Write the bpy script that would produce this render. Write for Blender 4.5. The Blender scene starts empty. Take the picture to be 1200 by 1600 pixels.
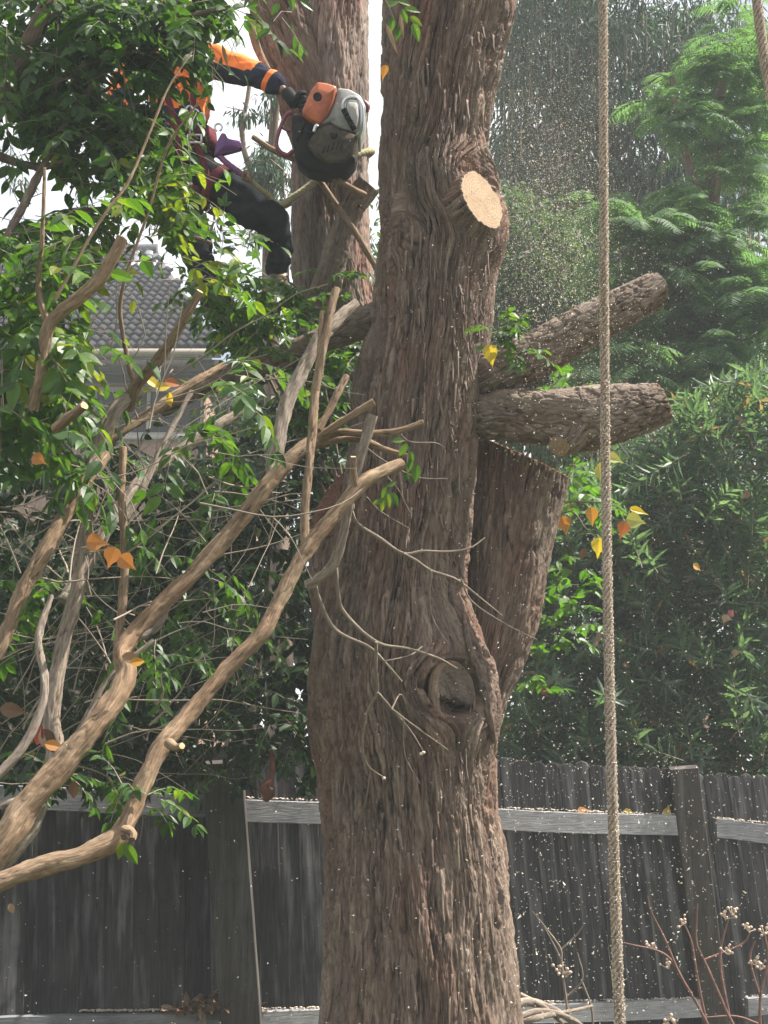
import bpy, math, random
import numpy as np
from mathutils import Vector, Matrix

random.seed(7)
R = np.random.default_rng(7)
SC = bpy.context.scene
COL = SC.collection

# ------------------------------------------------------------------ camera
F = 2198.0                       # focal length in photo pixels (1200 x 1600)
CZ = 1.6
PITCH = math.radians(9.8)
cam_d = bpy.data.cameras.new("camera")
cam_d.sensor_fit = 'VERTICAL'
cam_d.sensor_height = 36.0
cam_d.lens = 36.0 * F / 1600.0
cam_d.clip_start = 0.05
cam_d.clip_end = 3000
cam = bpy.data.objects.new("camera", cam_d)
COL.objects.link(cam)
cam.location = (0, 0, CZ)
cam.rotation_euler = (math.pi / 2 + PITCH, 0, 0)
SC.camera = cam

# ------------------------------------------------------------------ light
SUN = Vector((0.54, 0.10, 0.83)).normalized()      # direction towards the sun
sun_el = math.asin(SUN.z)
sun_az = math.atan2(SUN.x, SUN.y)
w = bpy.data.worlds.new("World")
SC.world = w
w.use_nodes = True
nt = w.node_tree
nt.nodes.clear()
wo = nt.nodes.new("ShaderNodeOutputWorld")
bg = nt.nodes.new("ShaderNodeBackground")
sky = nt.nodes.new("ShaderNodeTexSky")
sky.sky_type = 'NISHITA'
sky.sun_disc = False
sky.sun_elevation = sun_el
sky.sun_rotation = sun_az
sky.dust_density = 2.0
tc = nt.nodes.new("ShaderNodeTexCoord")
cn = nt.nodes.new("ShaderNodeTexNoise")
cn.inputs['Scale'].default_value = 3.2
cn.inputs['Detail'].default_value = 7
cn.inputs['Roughness'].default_value = 0.55
cr = nt.nodes.new("ShaderNodeValToRGB")
cr.color_ramp.elements[0].position = 0.30
cr.color_ramp.elements[1].position = 0.50
cm = nt.nodes.new("ShaderNodeMixRGB")
cm.inputs[2].default_value = (10.0, 10.2, 10.6, 1)
nt.links.new(tc.outputs['Generated'], cn.inputs['Vector'])
nt.links.new(cn.outputs['Fac'], cr.inputs['Fac'])
nt.links.new(cr.outputs['Color'], cm.inputs[0])
nt.links.new(sky.outputs['Color'], cm.inputs[1])
nt.links.new(cm.outputs['Color'], bg.inputs['Color'])
bg.inputs['Strength'].default_value = 0.05
nt.links.new(bg.outputs['Background'], wo.inputs['Surface'])

sl = bpy.data.lights.new("sun", 'SUN')
sl.energy = 5.0
sl.angle = math.radians(0.53)
sl.color = (1.0, 0.95, 0.86)
so = bpy.data.objects.new("sun", sl)
COL.objects.link(so)
so.rotation_euler = SUN.to_track_quat('Z', 'Y').to_euler()
so.location = (8, 4, 12)

vs = SC.view_settings
vs.view_transform = 'Standard'
vs.look = 'None'
vs.exposure = 1.42
vs.gamma = 1.0
vs.use_curve_mapping = False
cy = SC.cycles
cy.use_denoising = True
cy.max_bounces = 7
cy.diffuse_bounces = 3
cy.glossy_bounces = 2
cy.transmission_bounces = 4
cy.transparent_max_bounces = 8
cy.volume_bounces = 1
cy.sample_clamp_indirect = 6.0
cy.caustics_reflective = False
cy.caustics_refractive = False

# ------------------------------------------------------------------ helpers
CP, SP = math.cos(PITCH), math.sin(PITCH)


def P(px, py, d):
    """World point seen at photo pixel (px, py) at distance d (world y)."""
    x = (px - 600.0) / F
    y = (800.0 - py) / F
    dy = CP - y * SP
    dz = SP + y * CP
    t = d / dy
    return Vector((x * t, d, CZ + dz * t))


def K(py, d):
    """metres per photo pixel at that place"""
    y = (800.0 - py) / F
    return d / (CP - y * SP) / F


WL = {}


def empty(name, loc, label, cat, group=None):
    o = bpy.data.objects.new(name, None)
    COL.objects.link(o)
    o.location = loc
    o.empty_display_size = 0.1
    o['label'] = label
    o['category'] = cat
    if group:
        o['group'] = group
    WL[o] = Vector(loc)
    return o


def tag(o, label=None, cat=None, group=None, kind=None):
    if label:
        o['label'] = label
    if cat:
        o['category'] = cat
    if group:
        o['group'] = group
    if kind:
        o['kind'] = kind
    return o


def link(name, me, parent=None, mw=None, mat=None, label=None, kind=None):
    o = bpy.data.objects.new(name, me)
    COL.objects.link(o)
    if mat is not None and not me.materials:
        me.materials.append(mat)
    m = mw if mw is not None else Matrix.Identity(4)
    if parent is not None:
        o.parent = parent
        m = Matrix.Translation(-WL[parent]) @ m if WL[parent].length > 0 else m
    o.matrix_basis = m
    WL[o] = Vector((0, 0, 0)) if mw is None else None
    if label:
        o['label'] = label
    if kind:
        o['kind'] = kind
    return o


def mesh_np(name, V, faces, uv=None, attrs=None, smooth=True, mats=(), fmat=None):
    """faces: list of int arrays (n,k). uv: per-vertex (N,2). attrs: {name: per-vertex float}"""
    V = np.asarray(V, dtype=np.float32)
    me = bpy.data.meshes.new(name)
    me.vertices.add(len(V))
    me.vertices.foreach_set("co", V.ravel())
    faces = [np.asarray(f, dtype=np.int32) for f in faces if len(f)]
    li = np.concatenate([f.ravel() for f in faces])
    sizes = np.concatenate([np.full(len(f), f.shape[1], dtype=np.int32) for f in faces])
    starts = np.concatenate([[0], np.cumsum(sizes)[:-1]]).astype(np.int32)
    me.loops.add(len(li))
    me.loops.foreach_set("vertex_index", li)
    me.polygons.add(len(sizes))
    me.polygons.foreach_set("loop_start", starts)
    me.polygons.foreach_set("use_smooth", np.full(len(sizes), smooth, dtype=bool))
    for m in mats:
        me.materials.append(m)
    if fmat is not None:
        me.polygons.foreach_set("material_index", np.asarray(fmat, dtype=np.int32))
    if uv is not None:
        ul = me.uv_layers.new(name="UVMap")
        ul.data.foreach_set("uv", np.asarray(uv, dtype=np.float32)[li].ravel())
    if attrs:
        for k, a in attrs.items():
            at = me.attributes.new(k, 'FLOAT', 'POINT')
            at.data.foreach_set("value", np.asarray(a, dtype=np.float32))
    me.update(calc_edges=True)
    me.validate()
    return me


# ---- numpy noise
def h2(ix, iy, seed):
    a = (ix.astype(np.int64) * 374761393 + iy.astype(np.int64) * 668265263 + seed * 1442695041) & 0xFFFFFFFF
    a = ((a ^ (a >> 13)) * 1274126177) & 0xFFFFFFFF
    a = (a ^ (a >> 16)) & 0xFFFFFFFF
    a = (a * 2246822519) & 0xFFFFFFFF
    a = a ^ (a >> 15)
    return (a & 0xFFFFFF) / float(0xFFFFFF)


def vn(x, y, seed=0):
    x = np.asarray(x, float)
    y = np.asarray(y, float)
    ix = np.floor(x)
    iy = np.floor(y)
    fx = x - ix
    fy = y - iy
    fx = fx * fx * fx * (fx * (fx * 6 - 15) + 10)
    fy = fy * fy * fy * (fy * (fy * 6 - 15) + 10)
    a = h2(ix, iy, seed)
    b = h2(ix + 1, iy, seed)
    c = h2(ix, iy + 1, seed)
    d = h2(ix + 1, iy + 1, seed)
    return (a + (b - a) * fx) * (1 - fy) + (c + (d - c) * fx) * fy - 0.5


def fbm(x, y, seed=0, o=4):
    s = 0
    a = 1.0
    for i in range(o):
        s = s + a * vn(x, y, seed + i * 17)
        x = x * 2.03 + 5.1
        y = y * 2.03 + 9.7
        a *= 0.5
    return s


def worley(x, y, seed=0):
    ix = np.floor(x)
    iy = np.floor(y)
    f1 = np.full(x.shape, 9.0)
    f2 = np.full(x.shape, 9.0)
    cid = np.zeros(x.shape)
    off = np.zeros(x.shape)
    for dx in (-1, 0, 1):
        for dy in (-1, 0, 1):
            jx = ix + dx
            jy = iy + dy
            px = jx + h2(jx, jy, seed)
            py = jy + h2(jx, jy, seed + 91)
            dd = np.sqrt((x - px) ** 2 + (y - py) ** 2)
            c = h2(jx, jy, seed + 55)
            m = dd < f1
            f2 = np.where(m, f1, np.minimum(f2, dd))
            cid = np.where(m, c, cid)
            off = np.where(m, y - py, off)
            f1 = np.where(m, dd, f1)
    return f1, f2, cid, off


def sst(a, b, x):
    t = np.clip((x - a) / (b - a), 0, 1)
    return t * t * (3 - 2 * t)


# ---- materials
def new_mat(name):
    m = bpy.data.materials.new(name)
    m.use_nodes = True
    t = m.node_tree
    b = t.nodes['Principled BSDF']
    return m, t, b


def node(t, typ, **kw):
    n = t.nodes.new(typ)
    for k, v in kw.items():
        if k in n.inputs:
            n.inputs[k].default_value = v
        else:
            setattr(n, k, v)
    return n


def ramp(t, src, stops):
    n = t.nodes.new("ShaderNodeValToRGB")
    e = n.color_ramp.elements
    while len(e) < len(stops):
        e.new(0.5)
    for i, (p, c) in enumerate(stops):
        e[i].position = p
        e[i].color = (*c, 1)
    t.links.new(src, n.inputs['Fac'])
    return n.outputs['Color']


def mixc(t, fac, a, b, mode='MIX'):
    n = t.nodes.new("ShaderNodeMixRGB")
    n.blend_type = mode
    for i, v in ((0, fac), (1, a), (2, b)):
        if isinstance(v, (int, float)):
            n.inputs[i].default_value = v
        elif isinstance(v, tuple):
            n.inputs[i].default_value = (*v, 1)
        else:
            t.links.new(v, n.inputs[i])
    return n.outputs['Color']


def uvnoise(t, scale, sx=1.0, sy=1.0, detail=5, rough=0.6, coord='UV'):
    tc = t.nodes.new("ShaderNodeTexCoord")
    mp = t.nodes.new("ShaderNodeMapping")
    if coord == 'UV':
        mp.inputs['Scale'].default_value = (sx, sy, 1)
    else:
        mp.inputs['Scale'].default_value = (sx, sx, sy)
    n = node(t, "ShaderNodeTexNoise", Scale=scale, Detail=detail, Roughness=rough)
    t.links.new(tc.outputs[coord], mp.inputs['Vector'])
    t.links.new(mp.outputs['Vector'], n.inputs['Vector'])
    return n.outputs['Fac']


def bump(t, b, src, strength=0.4, dist=0.01):
    n = node(t, "ShaderNodeBump", Strength=strength, Distance=dist)
    t.links.new(src, n.inputs['Height'])
    t.links.new(n.outputs['Normal'], b.inputs['Normal'])


def bark_mat(name, deep, brown, grey, red, redness=0.5, pale=None):
    m, t, b = new_mat(name)
    ah = node(t, "ShaderNodeAttribute", attribute_name='h')
    ac = node(t, "ShaderNodeAttribute", attribute_name='cid')
    fine = uvnoise(t, 1.0, 160, 18, 6, 0.65)
    mid = uvnoise(t, 1.0, 30, 5, 5, 0.6)
    big = uvnoise(t, 1.0, 3.0, 1.3, 4, 0.6)
    c1 = ramp(t, ac.outputs['Fac'], [(0.0, brown), (0.55, tuple(0.5 * (x + y) for x, y in zip(brown, grey))), (0.8, grey), (1.0, tuple(min(1, x * 1.35) for x in grey))])
    c2 = mixc(t, ramp(t, mid, [(0.40, (0, 0, 0)), (0.62, (1, 1, 1))]), c1, grey)
    cc = mixc(t, 0.5, c1, c2)
    rm = ramp(t, big, [(0.48, (0, 0, 0)), (0.66, (redness, redness, redness))])
    cc = mixc(t, rm, cc, red)
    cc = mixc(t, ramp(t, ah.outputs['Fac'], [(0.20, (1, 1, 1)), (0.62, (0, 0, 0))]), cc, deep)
    bg2 = uvnoise(t, 1.0, 14, 1.6, 4, 0.65)
    cc = mixc(t, 1.0, cc, ramp(t, bg2, [(0.32, (0.62, 0.6, 0.6)), (0.5, (1, 1, 1)), (0.68, (1.28, 1.26, 1.22))]), 'MULTIPLY')
    fv = ramp(t, fine, [(0.3, (0.5, 0.48, 0.47)), (0.5, (1.0, 1.0, 1.0)), (0.72, (1.55, 1.5, 1.42))])
    cc = mixc(t, 1.0, cc, fv, 'MULTIPLY')
    t.links.new(cc, b.inputs['Base Color'])
    b.inputs['Roughness'].default_value = 0.9
    b.inputs['Specular IOR Level'].default_value = 0.25
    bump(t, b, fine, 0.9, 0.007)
    return m


def leaf_mat(name, stops, trans=0.35, rough=0.42, spec=0.45, tcol=None, vein=True):
    m, t, b = new_mat(name)
    a = node(t, "ShaderNodeAttribute", attribute_name='rnd')
    c = ramp(t, a.outputs['Fac'], stops)
    n = uvnoise(t, 60, 1, 1, 3, 0.5, 'Object')
    c = mixc(t, 1.0, c, ramp(t, n, [(0.3, (0.62, 0.6, 0.6)), (0.55, (1.0, 1.0, 1.0)), (0.75, (1.3, 1.3, 1.2))]), 'MULTIPLY')
    t.links.new(c, b.inputs['Base Color'])
    b.inputs['Roughness'].default_value = rough
    b.inputs['Specular IOR Level'].default_value = spec
    tr = t.nodes.new("ShaderNodeBsdfTranslucent")
    tcn = mixc(t, 1.0, c, tcol or (1.5, 1.7, 0.6), 'MULTIPLY')
    t.links.new(tcn, tr.inputs['Color'])
    mx = t.nodes.new("ShaderNodeMixShader")
    mx.inputs[0].default_value = trans
    t.links.new(b.outputs[0], mx.inputs[1])
    t.links.new(tr.outputs[0], mx.inputs[2])
    t.links.new(mx.outputs[0], t.nodes['Material Output'].inputs['Surface'])
    return m


def plain(name, col, rough=0.6, var=0.25, scale=30, metallic=0.0, spec=0.5, bmp=0.0, sx=1, sy=1):
    m, t, b = new_mat(name)
    n = uvnoise(t, scale, sx, sy, 5, 0.6, 'Object')
    lo = tuple(max(0, x * (1 - var)) for x in col)
    hi = tuple(min(1, x * (1 + var)) for x in col)
    t.links.new(ramp(t, n, [(0.3, lo), (0.7, hi)]), b.inputs['Base Color'])
    b.inputs['Roughness'].default_value = rough
    b.inputs['Metallic'].default_value = metallic
    b.inputs['Specular IOR Level'].default_value = spec
    if bmp:
        bump(t, b, n, bmp, 0.004)
    return m


def sawn_mat(name, heart, sap, ring=70.0):
    m, t, b = new_mat(name)
    tc = t.nodes.new("ShaderNodeTexCoord")
    ln = node(t, "ShaderNodeVectorMath", operation='LENGTH')
    ns = uvnoise(t, 14, 1, 1, 4)
    mp = node(t, "ShaderNodeVectorMath", operation='ADD')
    t.links.new(tc.outputs['UV'], mp.inputs[0])
    sc = node(t, "ShaderNodeVectorMath", operation='SCALE')
    t.links.new(ns, sc.inputs[0])
    sc.inputs['Scale'].default_value = 0.016
    t.links.new(sc.outputs[0], mp.inputs[1])
    t.links.new(mp.outputs[0], ln.inputs[0])
    mu = node(t, "ShaderNodeMath", operation='MULTIPLY')
    mu.inputs[1].default_value = ring * 2 * math.pi
    t.links.new(ln.outputs['Value'], mu.inputs[0])
    si = node(t, "ShaderNodeMath", operation='SINE')
    t.links.new(mu.outputs[0], si.inputs[0])
    rr = ramp(t, si.outputs[0], [(0.0, (1, 1, 1)), (0.8, (0.87, 0.83, 0.79))])
    fine = uvnoise(t, 1.0, 25, 330, 4)
    base = ramp(t, uvnoise(t, 9, 1, 1, 4), [(0.35, heart), (0.6, sap)])
    c = mixc(t, 1.0, base, rr, 'MULTIPLY')
    c = mixc(t, 1.0, c, ramp(t, fine, [(0.32, (0.84, 0.81, 0.78)), (0.6, (1.04, 1.04, 1.04))]), 'MULTIPLY')
    t.links.new(c, b.inputs['Base Color'])
    b.inputs['Roughness'].default_value = 0.9
    b.inputs['Specular IOR Level'].default_value = 0.1
    bump(t, b, fine, 0.5, 0.003)
    return m


M = {}
M['bark'] = bark_mat('stringy_bark', (0.016, 0.0095, 0.008), (0.088, 0.054, 0.040), (0.185, 0.140, 0.111), (0.14, 0.058, 0.036), 0.62)
M['bark_back'] = bark_mat('grey_bark', (0.045, 0.028, 0.023), (0.14, 0.098, 0.08), (0.24, 0.195, 0.168), (0.24, 0.10, 0.065), 0.55)
M['bark_limb'] = bark_mat('limb_bark', (0.034, 0.022, 0.018), (0.12, 0.085, 0.066), (0.21, 0.165, 0.135), (0.2, 0.10, 0.065), 0.4)
M['twig_bark'] = bark_mat('shrub_bark', (0.052, 0.032, 0.02), (0.185, 0.118, 0.071), (0.265, 0.19, 0.126), (0.195, 0.096, 0.048), 0.55)
M['twig_grey'] = bark_mat('grey_shrub_bark', (0.07, 0.05, 0.038), (0.19, 0.145, 0.11), (0.28, 0.235, 0.195), (0.22, 0.14, 0.09), 0.3)
M['sawn'] = sawn_mat('fresh_sawn_wood', (0.32, 0.225, 0.15), (0.37, 0.28, 0.195))
M['sawn_red'] = sawn_mat('sawn_red_wood', (0.44, 0.21, 0.12), (0.55, 0.32, 0.19), 90)
M['torn'] = sawn_mat('torn_red_wood', (0.10, 0.045, 0.032), (0.17, 0.085, 0.058), 40)
M['sawn_old'] = sawn_mat('old_sawn_wood', (0.085, 0.066, 0.054), (0.185, 0.15, 0.125), 60)
M['hollow_shade'] = plain('shaded_hollow_wood', (0.022, 0.016, 0.012), 0.95, 0.5, 40, bmp=0.6)  # shade inside the wound's hollow, painted in as near-black wood
M['sawn_shrub'] = sawn_mat('sawn_shrub_wood', (0.62, 0.42, 0.22), (0.70, 0.52, 0.30), 160)
GREEN = [(0.0, (0.02, 0.05, 0.014)), (0.45, (0.042, 0.10, 0.02)), (0.8, (0.08, 0.16, 0.022)), (1.0, (0.17, 0.20, 0.02))]
M['leaf_fg'] = leaf_mat('glossy_green_leaf', GREEN, 0.5, 0.42, 0.3, (1.7, 1.75, 0.5))
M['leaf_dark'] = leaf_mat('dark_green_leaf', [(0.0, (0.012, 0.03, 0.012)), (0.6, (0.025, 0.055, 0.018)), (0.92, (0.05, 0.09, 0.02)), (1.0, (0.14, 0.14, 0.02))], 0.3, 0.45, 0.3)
M['leaf_oleander'] = leaf_mat('lance_leaf', [(0.0, (0.062, 0.105, 0.065)), (0.6, (0.10, 0.158, 0.095)), (0.93, (0.125, 0.185, 0.115)), (1.0, (0.24, 0.14, 0.08))], 0.5, 0.45, 0.4, (1.55, 1.75, 0.85))
M['leaf_feather'] = leaf_mat('feathery_leaf', [(0.0, (0.08, 0.145, 0.078)), (0.6, (0.115, 0.195, 0.095)), (1.0, (0.16, 0.25, 0.105))], 0.55, 0.6, 0.25, (1.55, 1.75, 0.8))
M['leaf_gum'] = leaf_mat('gum_leaf', [(0.0, (0.045, 0.08, 0.055)), (0.7, (0.075, 0.12, 0.08)), (1.0, (0.13, 0.13, 0.08))], 0.4, 0.5, 0.4, (1.2, 1.35, 0.9))
M['leaf_far'] = leaf_mat('far_leaf', [(0.0, (0.04, 0.08, 0.045)), (0.7, (0.07, 0.12, 0.06)), (1.0, (0.11, 0.16, 0.07))], 0.4, 0.6, 0.3)
M['leaf_sap'] = leaf_mat('sapling_leaf', [(0.0, (0.05, 0.12, 0.02)), (1.0, (0.10, 0.20, 0.03))], 0.5, 0.45, 0.4)
M['leaf_yellow'] = leaf_mat('yellow_leaf', [(0.0, (0.62, 0.44, 0.02)), (1.0, (0.70, 0.55, 0.06))], 0.5, 0.5, 0.3, (1.2, 1.1, 0.6))
M['leaf_orange'] = leaf_mat('orange_leaf', [(0.0, (0.42, 0.15, 0.06)), (1.0, (0.58, 0.32, 0.05))], 0.4, 0.5, 0.3, (1.2, 1.0, 0.6))
M['leaf_pale'] = leaf_mat('pale_yellow_green_leaf', [(0.0, (0.42, 0.44, 0.12)), (1.0, (0.50, 0.50, 0.18))], 0.4, 0.5, 0.3, (1.2, 1.1, 0.6))
M['leaf_dry'] = leaf_mat('dry_leaf', [(0.0, (0.10, 0.06, 0.04)), (0.5, (0.2, 0.12, 0.075)), (1.0, (0.34, 0.25, 0.16))], 0.15, 0.7, 0.2, (1.2, 1.0, 0.7))


# ---- tubes -------------------------------------------------------------
def catmull(C, step):
    C = np.asarray(C, float)
    if len(C) == 2:
        n = max(2, int(np.linalg.norm(C[1, :3] - C[0, :3]) / step) + 1)
        t = np.linspace(0, 1, n)[:, None]
        return C[0] * (1 - t) + C[1] * t
    E = np.vstack([2 * C[0] - C[1], C, 2 * C[-1] - C[-2]])
    out = []
    for i in range(1, len(E) - 2):
        p0, p1, p2, p3 = E[i - 1], E[i], E[i + 1], E[i + 2]
        n = max(1, int(np.linalg.norm(p2[:3] - p1[:3]) / step))
        t = (np.arange(n) / n)[:, None]
        out.append(0.5 * ((2 * p1) + (-p0 + p2) * t + (2 * p0 - 5 * p1 + 4 * p2 - p3) * t ** 2 + (-p0 + 3 * p1 - 3 * p2 + p3) * t ** 3))
    out.append(C[-1:])
    return np.vstack(out)


def px_path(pts):
    """[(px,py,d,r_px)] -> world rows (x,y,z,r)"""
    rows = []
    for px, py, d, r in pts:
        p = P(px, py, d)
        rows.append((p.x, p.y, p.z, r * K(py, d)))
    return rows


def tube(rows, nseg=12, step=0.03, amp=0.0, cell=(0.03, 0.12), seed=1, knots=(), dense=0.0, lump=0.05,
         cut0=None, cut1=None, taper_tip=False, flake=0.25):
    """returns V, faces(list), uv, attrs, ring0, ring1 (end rings, world)"""
    A = catmull(rows, step)
    p = A[:, :3]
    r = np.maximum(A[:, 3], 0.0006)
    n = len(p)
    T = np.gradient(p, axis=0)
    T /= np.linalg.norm(T, axis=1)[:, None] + 1e-12
    camd = np.array([0, 0, CZ]) - p
    camd /= np.linalg.norm(camd, axis=1)[:, None]
    e1 = camd - (camd * T).sum(1)[:, None] * T
    e1 /= np.linalg.norm(e1, axis=1)[:, None] + 1e-9
    e2 = np.cross(T, e1)
    v = np.concatenate([[0], np.cumsum(np.linalg.norm(np.diff(p, axis=0), axis=1))])
    phi = np.linspace(-math.pi, math.pi, nseg + 1)
    th = phi - dense * np.sin(phi)
    TH, VV = np.meshgrid(th, v)
    RR = r[:, None] * np.ones_like(TH)
    rm = float(np.mean(r))
    U = TH * rm
    lum = lump * 2 * (fbm(np.cos(TH) * 1.3 + seed * 3.7, np.sin(TH) * 1.3 + VV * (0.35 / max(rm, 0.02)), seed, 3))
    RR = RR * (1 + lum)
    hh = np.full_like(TH, 0.6)
    cid = np.full_like(TH, 0.4)
    disp = np.zeros_like(TH)
    if amp > 0:
        psi = U.copy()
        ph = VV.copy()
        for (ku, kv, kr, kb, kin) in knots:
            du = U - ku
            dv = (VV - kv)
            r2 = du * du + dv * dv
            rr2 = np.maximum(r2, kr * kr)
            fall = np.exp(-r2 / (5.0 * kr) ** 2)
            psi = psi - kr * kr * du / rr2 * fall * 0.95
            ph = ph + kr * kr * dv / rr2 * fall * 0.6
            rr = np.sqrt(r2)
            disp += kb * np.exp(-((rr - kr * 1.1) / (kr * 0.9)) ** 2)
            disp -= kin * (1 - sst(kr * 0.66, kr * 0.88, rr))
        cu, cv = cell
        wx = psi + cu * 1.3 * vn(psi / (cu * 5), ph / (cv * 2.8), seed + 3) + cu * 0.5 * vn(psi / (cu * 1.7), ph / (cv * 0.6), seed + 4)
        f1, f2, c1, o1 = worley(wx / cu, ph / cv, seed + 5)
        g1 = sst(0.01, 0.22, f2 - f1)
        f3, f4, c2, o2 = worley(wx / (cu * 0.42), ph / (cv * 0.55), seed + 8)
        g2 = sst(0.0, 0.4, f4 - f3)
        fine = fbm(wx / (cu * 0.22), ph / (cv * 0.38), seed + 11, 4)
        G0 = sst(0.0, 0.16, np.abs(2 * vn((wx + cu * 0.8 * fbm(psi / (cu * 1.5), ph / (cv * 0.5), seed + 23, 3)) / (cu * 2.6), ph / (cv * 2.6), seed + 22)) + 0.03 * fine)
        wig = cu * 0.45 * fbm(psi / (cu * 0.8), ph / (cv * 0.25), seed + 13, 3)
        G1 = sst(0.0, 0.22, np.abs(2 * vn((wx + wig) / (cu * 1.15), ph / (cv * 1.9), seed + 9)) + 0.05 * fine)
        G2 = sst(0.0, 0.26, np.abs(2 * vn((wx + wig) / (cu * 0.55), ph / (cv * 1.2), seed + 10)) + 0.06 * fine)
        G3 = sst(0.0, 0.45, np.abs(2 * vn((wx + wig) / (cu * 0.26), ph / (cv * 0.8), seed + 12)))
        soft = 0.55 + 0.9 * np.clip(fbm(psi / (cu * 9), ph / (cv * 2.5), seed + 15, 3) + 0.5, 0, 1)
        hh = 0.24 * G0 + 0.26 * G1 * (0.55 + 0.8 * c1) + 0.20 * G2 * (0.6 + 0.7 * c2) + 0.12 * G3 + flake * 0.45 * g1 * (0.2 + 1.3 * c1) + 0.20 * fine - flake * 0.10 * o1 * g1
        hh = 0.5 + (hh - 0.5) * soft
        hh = np.clip(hh, 0, 1.15)
        cid = np.clip(0.6 * c1 + 0.4 * c2 + 0.15 * fine, 0, 1)
        disp += amp * (hh - 0.55)
    RR = np.maximum(RR + disp, 0.0005)
    RR[:, -1] = RR[:, 0]
    V = p[:, None, :] + RR[:, :, None] * (np.cos(TH)[:, :, None] * e1[:, None, :] + np.sin(TH)[:, :, None] * e2[:, None, :])
    for which, cut in ((0, cut0), (-1, cut1)):
        if cut is None:
            continue
        nn = np.array(cut, float)
        nn /= np.linalg.norm(nn)
        ring = V[which] - p[which]
        Tn = T[which]
        shift = -(ring @ nn) / (Tn @ nn)
        L = v[-1]
        wgt = np.clip(1 - (v if which == 0 else (L - v)) / min(L * 0.6, 3.0 * r[which]), 0, 1)
        V = V + wgt[:, None, None] * shift[None, :, None] * Tn[None, None, :]
    m = nseg + 1
    idx = np.arange(n * m).reshape(n, m)
    q = np.stack([idx[:-1, :-1], idx[:-1, 1:], idx[1:, 1:], idx[1:, :-1]], -1).reshape(-1, 4)
    VV2 = V.reshape(-1, 3)
    c0 = V[0, :-1].mean(0)
    c1_ = V[-1, :-1].mean(0)
    Vall = np.vstack([VV2, c0, c1_, V[0, :-1], V[-1, :-1]])
    i0 = n * m
    ra_ = i0 + 2 + np.arange(nseg)
    rb_ = ra_ + nseg
    t0 = np.stack([np.full(nseg, i0), np.roll(ra_, -1), ra_], -1)
    t1 = np.stack([np.full(nseg, i0 + 1), rb_, np.roll(rb_, -1)], -1)
    uv = np.stack([U, VV], -1).reshape(-1, 2)
    uv = np.vstack([uv, [[0, 0], [0, v[-1]]], np.zeros((2 * nseg, 2))])
    at = {'h': np.append(hh.ravel(), np.full(2 + 2 * nseg, 0.5)), 'cid': np.append(cid.ravel(), np.full(2 + 2 * nseg, 0.4))}
    return Vall, [q, np.vstack([t0, t1])], uv, at, V[0, :-1], V[-1, :-1], T


def tube_obj(name, rows, mat, parent, label=None, **kw):
    V, fc, uv, at, r0, r1, T = tube(rows, **kw)
    o = link(name, mesh_np(name, V, fc, uv, at, True, [mat]), parent, label=label)
    return o, r0, r1, T


def sawn(name, ring, outward, mat, parent, inset=0.94, off=0.003, rough=0.0008, label=None, nr=7):
    """a sawn face laid over the end ring of a tube, as a slightly proud disc with a rim"""
    ring = np.asarray(ring)
    c = ring.mean(0)
    nrm = np.array(outward, float)
    nrm /= np.linalg.norm(nrm)
    a = np.cross(nrm, [0, 0, 1.0])
    if np.linalg.norm(a) < 0.1:
        a = np.cross(nrm, [1.0, 0, 0])
    a /= np.linalg.norm(a)
    b = np.cross(nrm, a)
    d = ring - c
    k = len(ring)
    Vs, uv = [], []
    for i in range(nr + 1):
        f = inset * i / nr if i < nr else inset
        q = c + d * f + nrm * off
        loc = np.stack([d @ a, d @ b], -1) * f
        q = q + nrm * rough * fbm(loc[:, :1] * 120, loc[:, 1:] * 120, 4, 2)
        Vs.append(q)
        uv.append(loc)
    Vs.append(c + d * inset - nrm * 0.004)
    uv.append(np.stack([d @ a, d @ b], -1) * inset)
    Vs = np.vstack(Vs)
    uv = np.vstack(uv)
    idx = np.arange((nr + 2) * k).reshape(nr + 2, k)
    nx = np.roll(idx, -1, axis=1)
    q = np.stack([idx[:-1], nx[:-1], nx[1:], idx[1:]], -1).reshape(-1, 4)
    me = mesh_np(name, Vs, [q], uv, None, False, [mat])
    return link(name, me, parent, label=label)


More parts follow.
